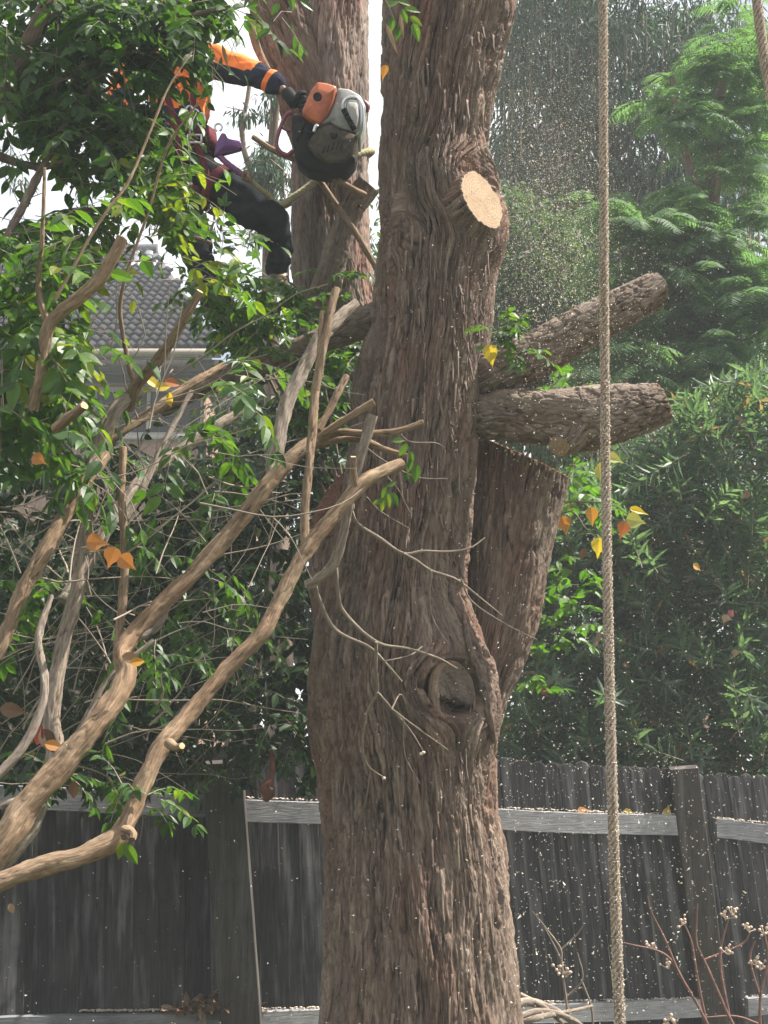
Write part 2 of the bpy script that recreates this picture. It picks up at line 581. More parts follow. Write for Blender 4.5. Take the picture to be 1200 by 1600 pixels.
class MB:
    """collects simple closed shapes for one mesh"""
    def __init__(s):
        s.V = []
        s.F3 = []
        s.F4 = []
        s.n = 0
        s.A = []

    def add(s, V, faces, rnd=0.5):
        V = np.asarray(V, float)
        for f in faces:
            f = np.asarray(f) + s.n
            if len(f) == 0:
                continue
            (s.F3 if f.shape[1] == 3 else s.F4).append(f)
        s.V.append(V)
        s.A.append(np.full(len(V), rnd))
        s.n += len(V)

    def rod(s, rows, nseg=5, step=None, rnd=0.5):
        rows = np.asarray(rows, float)
        L = np.linalg.norm(np.diff(rows[:, :3], axis=0), axis=1).sum()
        V, fc, uv, at, a, b, T = tube(rows, nseg=nseg, step=step or max(L / 14, 0.004), lump=0.0)
        s.add(V, fc, rnd)

    def box(s, c, sx, sy, sz, M3=None, rnd=0.5, bev=0.0):
        c = np.array(c, float)
        b = min(bev, sx * .45, sy * .45, sz * .45)
        if b <= 0:
            v = np.array([[x, y, z] for z in (-.5, .5) for y in (-.5, .5) for x in (-.5, .5)]) * [sx, sy, sz]
            f = np.array([[0, 2, 3, 1], [4, 5, 7, 6], [0, 1, 5, 4], [2, 6, 7, 3], [0, 4, 6, 2], [1, 3, 7, 5]])
            fs = [f]
        else:
            v = []
            for z, k in ((-sz / 2, b), (-sz / 2 + b, 0), (sz / 2 - b, 0), (sz / 2, b)):
                hx, hy = sx / 2 - k, sy / 2 - k
                bb = b
                v += [[-hx + bb, -hy, z], [hx - bb, -hy, z], [hx, -hy + bb, z], [hx, hy - bb, z], [hx - bb, hy, z], [-hx + bb, hy, z], [-hx, hy - bb, z], [-hx, -hy + bb, z]]
            v = np.array(v)
            idx = np.arange(32).reshape(4, 8)
            nx = np.roll(idx, -1, 1)
            q = np.stack([idx[:-1], nx[:-1], nx[1:], idx[1:]], -1).reshape(-1, 4)
            cap = []
            for L, rev in ((idx[0], True), (idx[3], False)):
                L = list(L)
                qq = [[L[0], L[1], L[2], L[3]], [L[0], L[3], L[4], L[7]], [L[4], L[5], L[6], L[7]]]
                cap += [x[::-1] for x in qq] if rev else qq
            fs = [q, np.array(cap)]
        if M3 is not None:
            v = v @ np.array(M3).T
        s.add(v + c, fs, rnd)

    def build(s, name, mat, parent=None, label=None, kind=None, smooth=True):
        fs = []
        if s.F3:
            fs.append(np.vstack(s.F3))
        if s.F4:
            fs.append(np.vstack(s.F4))
        me = mesh_np(name, np.vstack(s.V), fs, None, {'rnd': np.concatenate(s.A), 'h': np.full(s.n, 0.6), 'cid': np.concatenate(s.A)}, smooth, [mat])
        return link(name, me, parent, label=label, kind=kind)


# ---- leaves ------------------------------------------------------------
def leaf_template(shape, fold=0.12, droop=0.15):
    """unit leaf along +y, width given in unit length. returns verts, tris/quads"""
    if shape == 'ovate':
        ys = [0.0, 0.16, 0.38, 0.62, 0.83, 1.0]
        ws = [0.0, 0.17, 0.235, 0.20, 0.10, 0.0]
    elif shape == 'lance':
        ys = [0.0, 0.25, 0.55, 1.0]
        ws = [0.0, 0.085, 0.08, 0.0]
    elif shape == 'heart':
        ys = [0.0, 0.05, 0.25, 0.5, 0.72, 1.0]
        ws = [0.0, 0.20, 0.37, 0.30, 0.10, 0.0]
    elif shape == 'pinna':
        ys = [0.0, 0.3, 1.0]
        ws = [0.0, 0.075, 0.0]
    else:
        ys = [0.0, 0.4, 1.0]
        ws = [0.0, 0.22, 0.0]
    V = []
    for y, wd in zip(ys, ws):
        z = -droop * y * y
        if wd == 0:
            V.append([(0, y, z)])
        else:
            V.append([(-wd, y, z + fold * wd * 2), (0, y, z), (wd, y, z + fold * wd * 2)])
    verts = []
    ids = []
    for row in V:
        ids.append(list(range(len(verts), len(verts) + len(row))))
        verts += row
    F3, F4 = [], []
    for a, b in zip(ids[:-1], ids[1:]):
        if len(a) == 1:
            F3 += [[a[0], b[1], b[0]], [a[0], b[2], b[1]]]
        elif len(b) == 1:
            F3 += [[a[0], a[1], b[0]], [a[1], a[2], b[0]]]
        else:
            F4 += [[a[0], a[1], b[1], b[0]], [a[1], a[2], b[2], b[1]]]
    return np.array(verts, float), np.array(F3), np.array(F4).reshape(-1, 4)


TPL = {k: leaf_template(k, *a) for k, a in dict(ovate=(0.16, 0.16), lance=(0.2, 0.12), heart=(0.12, 0.12), pinna=(0.1, 0.25), far=(0.2, 0.15)).items()}


class Leaves:
    def __init__(s):
        s.p, s.d, s.n, s.z, s.r = [], [], [], [], []

    def add(s, pos, d, n, size, rnd):
        s.p.append(np.asarray(pos, float))
        s.d.append(np.asarray(d, float))
        s.n.append(np.asarray(n, float))
        s.z.append(size)
        s.r.append(rnd)

    def arrays(s):
        return np.array(s.p).reshape(-1, 3), np.array(s.d).reshape(-1, 3), np.array(s.n).reshape(-1, 3), np.array(s.z, float), np.array(s.r, float)


def basis(d, n):
    D = d / (np.linalg.norm(d, axis=1)[:, None] + 1e-9)
    B = np.cross(D, n)
    B /= np.linalg.norm(B, axis=1)[:, None] + 1e-9
    N = np.cross(B, D)
    return B, D, N


def bake(name, arr, shape, mat, parent, kind='stuff', wmul=1.0):
    p, d, n, z, r = arr
    if len(p) == 0:
        return None
    B, D, N = basis(d, n)
    tv, f3, f4 = TPL[shape]
    k = len(tv)
    V = p[:, None, :] + z[:, None, None] * (tv[None, :, 0:1] * wmul * B[:, None, :] + tv[None, :, 1:2] * D[:, None, :] + tv[None, :, 2:3] * N[:, None, :])
    off = (np.arange(len(p)) * k)[:, None, None]
    fs = []
    if len(f3):
        fs.append((f3[None] + off).reshape(-1, 3))
    if len(f4):
        fs.append((f4[None] + off).reshape(-1, 4))
    me = mesh_np(name, V.reshape(-1, 3), fs, None, {'rnd': np.repeat(r, k)}, False, [mat])
    return link(name, me, parent, kind=kind)


LEAFMESH = {}


def leaf_mesh(shape, mat, rnd, wmul=1.0):
    q = round(rnd * 9) / 9
    key = (shape, mat.name, q, wmul)
    if key not in LEAFMESH:
        tv, f3, f4 = TPL[shape]
        LEAFMESH[key] = mesh_np('leaf', tv * [wmul, 1, 1], [f for f in (f3, f4) if len(f)], None, {'rnd': np.full(len(tv), q)}, False, [mat])
    return LEAFMESH[key]


def project(p):
    q = p - np.array([0, 0, CZ])
    dep = q[:, 1] * CP + q[:, 2] * SP
    up = -q[:, 1] * SP + q[:, 2] * CP
    return 600 + F * q[:, 0] / dep, 800 - F * up / dep, dep


def foliage(parent, L, shape, mat, nparts=300, wmul=1.0, name='leaf', rest='foliage'):
    """the nearest/largest leaves in frame become objects of their own, the rest one part"""
    p, d, n, z, r = L.arrays()
    px, py, dep = project(p + d * z[:, None] * 0.5)
    inn = (px > 5) & (px < 1195) & (py > 5) & (py < 1595)
    score = np.where(inn, z / dep, 0) * (1 - 0.25 * np.abs((p[:, 1] - p[:, 1].min()) / (np.ptp(p[:, 1]) + 1e-6)))
    order = np.argsort(-score)
    part = order[:nparts]
    part = part[score[part] > 0]
    restm = np.ones(len(p), bool)
    restm[part] = False
    B, D, N = basis(d, n)
    for i in part:
        m = Matrix.Identity(4)
        for a in range(3):
            m[a][0] = B[i, a] * z[i]
            m[a][1] = D[i, a] * z[i]
            m[a][2] = N[i, a] * z[i]
            m[a][3] = p[i, a]
        link(name, leaf_mesh(shape, mat, r[i], wmul), parent, mw=m)
    if restm.any():
        bake(rest, (p[restm], d[restm], n[restm], z[restm], r[restm]), shape, mat, parent, wmul=wmul)


def hand_leaf(px, py, d, size_px, ang, shape, mat, parent, tilt=0.3, rnd=0.5, name='leaf', label=None, wmul=1.0):
    """leaf whose centre sits at the pixel; ang = direction of its tip, degrees clockwise from up"""
    k = K(py, d)
    a = math.radians(ang)
    D = np.array([math.sin(a), 0.25 * tilt, math.cos(a)])
    N = np.array([random.uniform(-.5, .5) * tilt, -1, random.uniform(-.2, .8) * tilt])
    p = np.array(P(px, py, d)) - D * size_px * k * 0.5
    B, DD, NN = basis(D[None], N[None])
    m = Matrix.Identity(4)
    z = size_px * k
    for i in range(3):
        m[i][0] = B[0, i] * z
        m[i][1] = DD[0, i] * z
        m[i][2] = NN[0, i] * z
        m[i][3] = p[i]
    return link(name, leaf_mesh(shape, mat, rnd, wmul), parent, mw=m, label=label)


def rvec(s=1.0):
    return R.normal(0, s, 3)


def spray(L, W, pos, dirv, length, n, size, rnd0, rndv=0.2, curl=0.5, opp=True, tw=0.0018):
    """a drooping twig carrying leaves in two ranks"""
    pos = np.array(pos, float)
    dv = np.array(dirv, float)
    dv /= np.linalg.norm(dv) + 1e-9
    pts = [pos.copy()]
    p = pos.copy()
    segs = n
    sl_ = length / segs
    side = np.cross(dv, [0, 0, 1.0])
    side /= np.linalg.norm(side) + 1e-9
    for i in range(segs):
        dv = dv + np.array([0, 0, -curl / segs]) + rvec(0.06)
        dv /= np.linalg.norm(dv)
        p = p + dv * sl_
        pts.append(p.copy())
        up = np.cross(side, dv)
        if up[2] < 0:
            up = -up
        for s in ((1, -1) if opp else (1 if i % 2 else -1,)):
            ld = dv * 0.55 + side * s * 0.85 + np.array([0, 0, -0.35]) + rvec(0.22)
            nn = up + rvec(0.35)
            L.add(p + side * s * 0.003, ld, nn, size * R.uniform(0.7, 1.15), float(np.clip(rnd0 + R.normal(0, rndv), 0, 1)))
    L.add(p, dv + rvec(0.15), np.cross(side, dv) + rvec(0.3), size * R.uniform(0.8, 1.2), float(np.clip(rnd0 + R.normal(0, rndv), 0, 1)))
    if W is not None:
        rows = [(*q, tw * (1 - 0.6 * i / len(pts))) for i, q in enumerate(pts)]
        W.rod(rows[::2] if len(rows) > 4 else rows, nseg=4, step=length / 5, rnd=float(R.uniform(0.2, 0.9)))


def poly_mask(px, py, polys):
    """True when inside one of the polygons"""
    res = False
    for poly in polys:
        ins = False
        j = len(poly) - 1
        for i in range(len(poly)):
            xi, yi = poly[i]
            xj, yj = poly[j]
            if (yi > py) != (yj > py) and px < (xj - xi) * (py - yi) / (yj - yi + 1e-9) + xi:
                ins = not ins
            j = i
        res = res or ins
    return res


# =================================================================== GROUND
g = []
n = 60
gx = np.concatenate([np.linspace(-400, -14, 12), np.linspace(-12, 12, 49), np.linspace(14, 400, 12)])
gy = np.concatenate([np.linspace(-60, -4, 8), np.linspace(-3, 40, 60), np.linspace(45, 500, 16)])
GX, GY = np.meshgrid(gx, gy)
GZ = -0.12 + 0.10 * fbm(GX * 0.5, GY * 0.5, 3, 3) * (np.abs(GX) < 30)
V = np.stack([GX, GY, GZ], -1).reshape(-1, 3)
idx = np.arange(GX.size).reshape(GX.shape)
q = np.stack([idx[:-1, :-1], idx[:-1, 1:], idx[1:, 1:], idx[1:, :-1]], -1).reshape(-1, 4)
m, t, b = new_mat('garden_soil_and_grass')
nz = uvnoise(t, 1.2, 1, 1, 8, 0.65, 'Object')
t.links.new(ramp(t, nz, [(0.3, (0.07, 0.05, 0.035)), (0.5, (0.07, 0.075, 0.03)), (0.7, (0.06, 0.10, 0.03))]), b.inputs['Base Color'])
b.inputs['Roughness'].default_value = 0.95
bump(t, b, uvnoise(t, 25, 1, 1, 6, 0.7, 'Object'), 0.8, 0.03)
tag(link('ground', mesh_np('ground', V, [q], None, None, True, [m])), kind='structure')

# =================================================================== MAIN TREE
D0 = 6.0
tree = empty('tree', (P(655, 1600, D0).x, D0, -0.1), 'thick brown stringy-barked tree trunk in front of the fence with several sawn limbs', 'tree')
OUT = [  # photo y, left edge, right edge
    (-900, 700, 860), (-500, 655, 835), (-200, 625, 815), (0, 610, 800), (100, 605, 777), (200, 600, 757), (260, 598, 748), (320, 598, 760), (370, 597, 772), (420, 592, 768),
    (470, 587, 764), (520, 583, 757), (570, 572, 750), (620, 560, 746), (680, 551, 740), (740, 545, 734), (800, 536, 728), (860, 524, 724),
    (920, 513, 723), (980, 497, 740), (1040, 491, 758), (1100, 494, 770), (1150, 500, 772), (1200, 508, 771), (1260, 511, 774), (1320, 511, 783),
    (1400, 510, 794), (1480, 508, 802), (1560, 506, 808), (1620, 503, 813), (1700, 492, 824), (1800, 470, 850)]
rows = px_path([((a + c) / 2, y, D0, (c - a) / 2) for y, a, c in OUT][::-1])
base = P(655, 1860, D0)
rows = [(base.x, D0, -0.35, rows[0][3] * 1.35)] + rows
A = catmull(rows, 0.005)
vlen = np.concatenate([[0], np.cumsum(np.linalg.norm(np.diff(A[:, :3], axis=0), axis=1))])
apx, apy, _ = project(A[:, :3])
rmean = float(np.mean(A[:, 3]))


def trunk_uv(px, py):
    i = int(np.argmin(np.abs(apy - py)))
    k = K(py, D0)
    s = np.clip((px - apx[i]) * k / A[i, 3], -0.98, 0.98)
    # angle 0 faces the camera; sign follows e2
    return math.asin(s), vlen[i], i


def knot(px, py, rpx, bulge, inset, sgn):
    a, v, i = trunk_uv(px, py)
    return (sgn * a * rmean, v, rpx * K(py, D0), bulge, inset)


SG = 1.0
# e2 = T x e1 with T up and e1 towards the camera (-y): points to +x
kn = [knot(742, 322, 52, 0.055, 0.0, SG), knot(706, 1087, 50, 0.03, 0.11, SG), knot(560, 600, 34, 0.03, 0.0, SG), knot(640, 400, 26, 0.012, 0.0, SG)]
V, fc, uv, at, r0, r1, T = tube(rows, nseg=520, step=0.005, amp=0.042, cell=(0.021, 0.19), seed=21, knots=kn, dense=0.45, lump=0.05)
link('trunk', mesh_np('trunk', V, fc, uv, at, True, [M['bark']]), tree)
trunk_part = tree.children[0]
TV = V


def trunk_surface(px, py):
    """front surface point of the trunk at a pixel (nearest mesh vertex on the camera side)"""
    qx, qy, dep = project(TV)
    dd = (qx - px) ** 2 + (qy - py) ** 2 + np.where(TV[:, 1] > D0, 1e6, 0)
    i = int(np.argmin(dd))
    return Vector(TV[i])


# fresh pale cut: a short stub of a limb
s0 = P(690, 350, 5.98)
nrm = Vector((0.70, -0.68, 0.22)).normalized()
s1 = P(752, 312, 5.74)
rk = 48 * K(310, 5.74)
rws = [(s0.x, s0.y, s0.z, rk * 2.1), ((s0.x + s1.x) / 2, (s0.y + s1.y) / 2 + 0.01, (s0.z + s1.z) / 2 - 0.02, rk * 1.45), (s1.x, s1.y, s1.z, rk)]
st, _, ring, T = tube_obj('limb_stub', rws, M['bark'], tree, nseg=120, step=0.006, amp=0.018, cell=(0.03, 0.16), seed=5, cut1=nrm, lump=0.05)
sawn('sawn_face', ring, nrm, M['sawn'], st, inset=0.965, off=0.004)

# old wound with its callus lip and hollow
wc = trunk_surface(707, 1087)
a_, v_, i_ = trunk_uv(707, 1087)
wn = Vector((math.sin(a_) * 0.9 + 0.1, -math.cos(a_), 0.12)).normalized()
ax_r = Vector((0, 0, 1)).cross(wn).normalized() * -1
ax_r = Vector((1, 0, 0)) - wn * wn.x
ax_r.normalize()
ax_u = wn.cross(ax_r) * -1
if ax_u.z < 0:
    ax_u = -ax_u
kk = K(1087, 5.6)
wcen = P(707, 1087, D0 - A[i_, 3] * math.cos(a_) - 0.006)
rx_, ry_ = 37 * kk, 50 * kk
nr, na = 26, 96
pv, puv, wmask = [], [], []
for i in range(nr + 1):
    f = i / nr
    an = np.linspace(0, 2 * math.pi, na, endpoint=False)
    x = f * np.cos(an)
    y = f * np.sin(an)
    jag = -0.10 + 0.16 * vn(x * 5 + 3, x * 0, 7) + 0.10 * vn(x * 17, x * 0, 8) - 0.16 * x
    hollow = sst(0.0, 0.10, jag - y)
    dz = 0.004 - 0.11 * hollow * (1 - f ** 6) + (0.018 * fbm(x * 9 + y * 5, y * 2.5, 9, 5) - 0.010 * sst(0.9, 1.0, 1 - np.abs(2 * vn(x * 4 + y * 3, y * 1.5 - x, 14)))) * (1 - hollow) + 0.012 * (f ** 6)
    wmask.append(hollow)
    q = np.array(wcen)[None] + np.outer(x * rx_ * 1.06, np.array(ax_r)) + np.outer(y * ry_ * 1.04, np.array(ax_u)) + np.outer(dz, np.array(wn))
    pv.append(q)
    puv.append(np.stack([x * rx_ - 0.03, y * ry_ + 0.04], -1))
idx = np.arange((nr + 1) * na).reshape(nr + 1, na)
nx = np.roll(idx, -1, 1)
q = np.stack([idx[:-1], nx[:-1], nx[1:], idx[1:]], -1).reshape(-1, 4)
wound = link('old_wound', mesh_np('old_wound', np.vstack(pv), [q], np.vstack(puv), None, True, [M['sawn_old'], M['hollow_shade']], (np.concatenate(wmask)[q].mean(1) > 0.45).astype(int)), tree, label='weathered grey scar of an old cut with a dark hollow in its lower half')
lip = []
for i in range(41):
    an = i / 40 * 2 * math.pi + 1.2
    wv = 1 + 0.05 * math.sin(3 * an + 1)
    rr = kk * (4.6 + 2.6 * math.cos(an - 2.9))
    c = wcen + ax_r * (math.cos(an) * rx_ * 1.10 * wv) + ax_u * (math.sin(an) * ry_ * 1.07 * wv) + wn * 0.004
    lip.append((c.x, c.y, c.z, rr))
M['callus'] = bark_mat('smooth_callus_bark', (0.07, 0.04, 0.028), (0.17, 0.11, 0.075), (0.24, 0.17, 0.12), (0.17, 0.085, 0.05), 0.4)
tube_obj('callus_lip', lip, M['callus'], tree, nseg=30, step=0.006, amp=0.012, cell=(0.012, 0.06), seed=9)
# aerial root hugging the right edge of the wound
rt = []
for px, py, r in ((722, 960, 4), (730, 1000, 6), (738, 1030, 7), (749, 1060, 8), (758, 1095, 8), (766, 1135, 7), (771, 1175, 5)):
    s = trunk_surface(px, py)
    rt.append((s.x + 0.004, s.y - 0.012, s.z, r * 0.0021))
tube_obj('aerial_root', rt, M['bark'], tree, nseg=12, step=0.008, amp=0.003, cell=(0.01, 0.04), seed=19)

# right leader, sawn off with a stepped cut
rws = px_path([(708, 1250, 6.2, 40), (730, 1165, 6.2, 40), (748, 1090, 6.22, 41), (770, 1000, 6.25, 55), (787, 900, 6.28, 62), (803, 800, 6.3, 69), (815, 715, 6.3, 73)])
cutn = Vector((0.40, -0.17, 0.86)).normalized()
ld, _, ring, T = tube_obj('leader_stump', rws, M['bark'], tree, nseg=260, step=0.006, amp=0.03, cell=(0.019, 0.17), seed=33, dense=0.35, cut1=cutn)
sawn('sawn_face', ring, cutn, M['sawn_red'], ld, inset=0.97, off=0.004, rough=0.004)
# hinge splinter left standing at the high side of the cut
h0 = P(800, 708, 6.125)
hb = MB()
for i in range(7):
    x = h0.x + (i - 3) * 0.013
    hb.rod([(x, h0.y + 0.02 * random.random(), h0.z - 0.05, 0.008), (x + 0.004 * random.uniform(-1, 1), h0.y + .01, h0.z + 0.005 + 0.02 * random.random() - i * 0.007, 0.0065), (x + 0.004, h0.y + .01, h0.z + 0.03 + 0.025 * random.random() - i * 0.008, 0.002)], nseg=6)
M['splinter'] = plain('splintered_wood', (0.44, 0.21, 0.12), 0.8, 0.3, 60)
hb.build('splinter', M['splinter'], ld)

# left leader, torn off low
rws = px_path([(580, 1060, 6.16, 62), (554, 960, 6.16, 62), (541, 880, 6.14, 58), (534, 825, 6.12, 53), (530, 785, 6.1, 47)])
cutn = Vector((-0.62, -0.62, 0.48)).normalized()
ls, _, ring, T = tube_obj('torn_stump', rws, M['bark'], tree, nseg=150, step=0.007, amp=0.02, cell=(0.026, 0.2), seed=37, dense=0.3, cut1=cutn)
sawn('torn_face', ring, cutn, M['torn'], ls, inset=0.98, off=0.004, rough=0.014)

# limbs on the right
rws = px_path([(690, 615, 6.2, 50), (735, 603, 6.08, 46), (790, 578, 5.95, 38), (850, 548, 5.92, 33), (930, 502, 5.92, 30), (1021, 456, 5.96, 27)])
cutn = Vector((0.80, 0.42, 0.30)).normalized()
lb, _, ring, T = tube_obj('sawn_limb', rws, M['bark_limb'], tree, nseg=150, step=0.006, amp=0.022, cell=(0.030, 0.042), seed=41, dense=0.3, cut1=cutn, flake=1.3)
sawn('sawn_face', ring, cutn, M['sawn'], lb, inset=0.95)
rws = px_path([(690, 655, 6.2, 34), (735, 655, 6.02, 30), (790, 650, 5.90, 36), (860, 650, 5.82, 40), (905, 653, 5.82, 46), (955, 646, 5.82, 42), (1000, 636, 5.83, 35), (1036, 629, 5.84, 27)])
cutn = Vector((0.93, -0.02, 0.36)).normalized()
lb2, _, ring, T = tube_obj('sawn_limb', rws, M['bark_limb'], tree, nseg=160, step=0.006, amp=0.024, cell=(0.026, 0.05), seed=43, dense=0.3, cut1=cutn, flake=1.2)
sawn('sawn_face', ring, cutn, M['sawn_red'], lb2, inset=0.95)
rws = px_path([(912, 655, 5.80, 36), (893, 680, 5.77, 26), (874, 697, 5.75, 17)])
cutn = Vector((-0.50, -0.55, -0.66)).normalized()
sb, _, ring, T = tube_obj('branch_stub', rws, M['bark_limb'], tree, nseg=60, step=0.006, amp=0.012, cell=(0.022, 0.07), seed=47, cut1=cutn)
sawn('sawn_face', ring, cutn, M['sawn'], sb, inset=0.95)
# limb going left behind the foliage
rws = px_path([(640, 490, 6.1, 34), (590, 497, 6.15, 27), (530, 520, 6.25, 21), (455, 552, 6.35, 19), (390, 576, 6.4, 17), (325, 600, 6.45, 15), (250, 640, 6.5, 12)])
tube_obj('limb', rws, M['bark_limb'], tree, nseg=60, step=0.01, amp=0.012, cell=(0.022, 0.06), seed=51)
# loose bark strips lifting from the trunk
bs = MB()
for i in range(520):
    py = random.uniform(30, 1590)
    j = int(np.argmin(np.abs(apy - py)))
    f = random.uniform(-0.93, 0.96)
    px = apx[j] + f * A[j, 3] / K(py, D0)
    if (px - 752) ** 2 + (py - 312) ** 2 < 75 ** 2 or (px - 707) ** 2 + (py - 1087) ** 2 < 75 ** 2:
        continue
    s = trunk_surface(px, py)
    nn = Vector((f, -math.sqrt(1 - f * f), 0))
    L = random.uniform(0.03, 0.15)
    wd = random.uniform(0.002, 0.008)
    tx = Vector((nn.y, -nn.x, 0)) * -1
    vs_ = []
    lean = random.uniform(-.15, .15)
    for k_ in range(5):
        u = k_ / 4
        c = s + Vector((0, 0, -L * u)) + nn * (0.002 + 0.016 * u * u * random.uniform(.4, 1.2)) + tx * lean * L * u
        ww = wd * (1 - 0.55 * u)
        vs_ += [c - tx * ww, c + tx * ww, c + tx * ww - nn * 0.004, c - tx * ww - nn * 0.004]
    vs_ = np.array([list(x) for x in vs_])
    ii = np.arange(20).reshape(5, 4)
    nx = np.roll(ii, -1, 1)
    q = np.stack([ii[:-1], nx[:-1], nx[1:], ii[1:]], -1).reshape(-1, 4)
    bs.add(vs_, [q, ii[-1:], ii[:1, ::-1]], random.random())
bs.build('loose_bark', M['bark'], tree, kind='stuff')

# =================================================================== SECOND TREE
D2 = 7.1
tree2 = empty('tree', (P(560, 1600, D2).x, D2, -0.1), 'greyer tree trunk behind the main trunk that the worker is roped to', 'tree')
rws = px_path([(640, 1900, 7.35, 80), (615, 1500, 7.3, 78), (590, 1000, 7.25, 74), (560, 700, 7.2, 70), (535, 540, 7.15, 64), (520, 430, 7.1, 58), (514, 300, 7.1, 57), (514, 210, 7.1, 57), (511, 130, 7.1, 61), (512, 40, 7.1, 60), (521, -80, 7.1, 54), (535, -300, 7.1, 50), (560, -700, 7.1, 40)])
rws[0] = (rws[0][0], rws[0][1], -0.3, rws[0][3] * 1.3)
tube_obj('trunk', rws, M['bark_back'], tree2, nseg=260, step=0.009, amp=0.026, cell=(0.028, 0.17), seed=61, dense=0.4, knots=())
rws = px_path([(505, 230, 7.08, 42), (480, 130, 7.05, 50), (452, 50, 7.02, 50), (425, -40, 7.0, 46), (390, -200, 6.95, 40), (330, -500, 6.9, 34)])
tube_obj('limb', rws, M['bark'], tree2, nseg=170, step=0.009, amp=0.026, cell=(0.028, 0.15), seed=63, dense=0.4)
rws = px_path([(500, 480, 6.95, 24), (515, 430, 6.88, 20), (533, 372, 6.83, 18), (552, 325, 6.80, 18), (576, 289, 6.78, 19)])
cutn = Vector((0.62, -0.25, 0.74)).normalized()
stb, _, ring, T = tube_obj('sawn_branch', rws, M['bark_limb'], tree2, nseg=70, step=0.007, amp=0.014, cell=(0.022, 0.06), seed=67, cut1=cutn)
sawn('sawn_face', ring, cutn, M['sawn'], stb, inset=0.94)
for pts in ([(395, 214, 6.62, 4), (430, 236, 6.6, 4.5), (490, 262, 6.6, 5), (545, 292, 6.62, 5), (570, 305, 6.68, 5)],
            [(497, 278, 6.75, 4.5), (520, 312, 6.74, 4.5), (552, 358, 6.74, 4.5), (578, 402, 6.78, 4.5), (600, 440, 6.85, 4)],
            [(392, 42, 6.75, 6), (402, 75, 6.74, 6), (418, 108, 6.74, 5), (432, 132, 6.78, 4)]):
    tube_obj('dead_branch', px_path(pts), M['twig_bark'], tree2, nseg=12, step=0.015, amp=0.002, cell=(0.01, 0.05), seed=71)

# =================================================================== HAZE
hz = MB()
hz.box((0, 220, 6.9), 820, 570, 16.8)
m = bpy.data.materials.new('dusty_air')
m.use_nodes = True
m.node_tree.nodes.clear()
o_ = m.node_tree.nodes.new('ShaderNodeOutputMaterial')
pv_ = m.node_tree.nodes.new('ShaderNodeVolumePrincipled')
pv_.inputs['Density'].default_value = 0.003
pv_.inputs['Color'].default_value = (0.88, 0.95, 1.0, 1)
pv_.inputs['Anisotropy'].default_value = 0.0
m.node_tree.links.new(pv_.outputs[0], o_.inputs['Volume'])
hzo = hz.build('haze', m, None, smooth=False)
tag(hzo, 'thin dusty air between camera and trees', 'haze', kind='stuff')

# =================================================================== FENCE
FA = np.array([(-60 - 600) / F * 7.85, 7.85])
FB = np.array([(1260 - 600) / F * 9.35, 9.35])
fdir = (FB - FA) / np.linalg.norm(FB - FA)
fn = np.array([fdir[1], -fdir[0]])      # towards the camera


def fence_xy(px, off=0.0):
    c = (px - 600) / F * 1.012
    # x = c*y ; point = FA + s*fdir
    s = (c * FA[1] - FA[0]) / (fdir[0] - c * fdir[1])
    p = FA + s * fdir + fn * off
    return p, s


def wood_mat(name, dark, light, pale, streak=0.5, green=0.0):
    m, t, b = new_mat(name)
    oi = t.nodes.new("ShaderNodeObjectInfo")
    tcn = t.nodes.new("ShaderNodeTexCoord")
    ad = node(t, "ShaderNodeVectorMath", operation='ADD')
    t.links.new(tcn.outputs['Object'], ad.inputs[0])
    sc = node(t, "ShaderNodeVectorMath", operation='SCALE')
    cmb = t.nodes.new("ShaderNodeCombineXYZ")
    t.links.new(oi.outputs['Random'], cmb.inputs[0])
    t.links.new(oi.outputs['Random'], cmb.inputs[2])
    t.links.new(cmb.outputs[0], sc.inputs[0])
    sc.inputs['Scale'].default_value = 37.0
    t.links.new(sc.outputs[0], ad.inputs[1])

    def nz(scale, sx, sz, det=5):
        mp = t.nodes.new("ShaderNodeMapping")
        mp.inputs['Scale'].default_value = (sx, sx, sz)
        n = node(t, "ShaderNodeTexNoise", Scale=scale, Detail=det, Roughness=0.65)
        t.links.new(ad.outputs[0], mp.inputs['Vector'])
        t.links.new(mp.outputs[0], n.inputs['Vector'])
        return n.outputs['Fac']
    grain = nz(1.0, 90, 5)
    wide = nz(1.0, 11, 0.9, 4)
    blot = nz(7.0, 1, 1, 6)
    c = ramp(t, grain, [(0.3, dark), (0.7, light)])
    c = mixc(t, ramp(t, wide, [(0.5, (0, 0, 0)), (0.68, (streak,) * 3)]), c, pale)
    c = mixc(t, ramp(t, blot, [(0.52, (0, 0, 0)), (0.7, (0.45,) * 3)]), c, tuple(0.5 * x for x in dark))
    hv = ramp(t, oi.outputs['Random'], [(0.0, (0.72, 0.72, 0.74)), (1.0, (1.25, 1.22, 1.2))])
    c = mixc(t, 1.0, c, hv, 'MULTIPLY')
    t.links.new(c, b.inputs['Base Color'])
    b.inputs['Roughness'].default_value = 0.9
    b.inputs['Specular IOR Level'].default_value = 0.12
    bump(t, b, grain, 0.8, 0.005)
    return m


M['paling'] = wood_mat('weathered_paling', (0.022, 0.0205, 0.022), (0.058, 0.054, 0.056), (0.24, 0.235, 0.24), 0.62)
M['rail'] = wood_mat('bleached_rail', (0.24, 0.235, 0.24), (0.38, 0.375, 0.38), (0.48, 0.475, 0.48), 0.5)
M['post'] = wood_mat('brown_post', (0.045, 0.038, 0.034), (0.085, 0.075, 0.068), (0.17, 0.17, 0.15), 0.6)
fence = empty('paling_fence', (float(FA[0] + 2.0), float(FA[1] + 0.6), -0.12), 'weathered dark timber paling fence with pale grey rails behind the tree', 'fence')


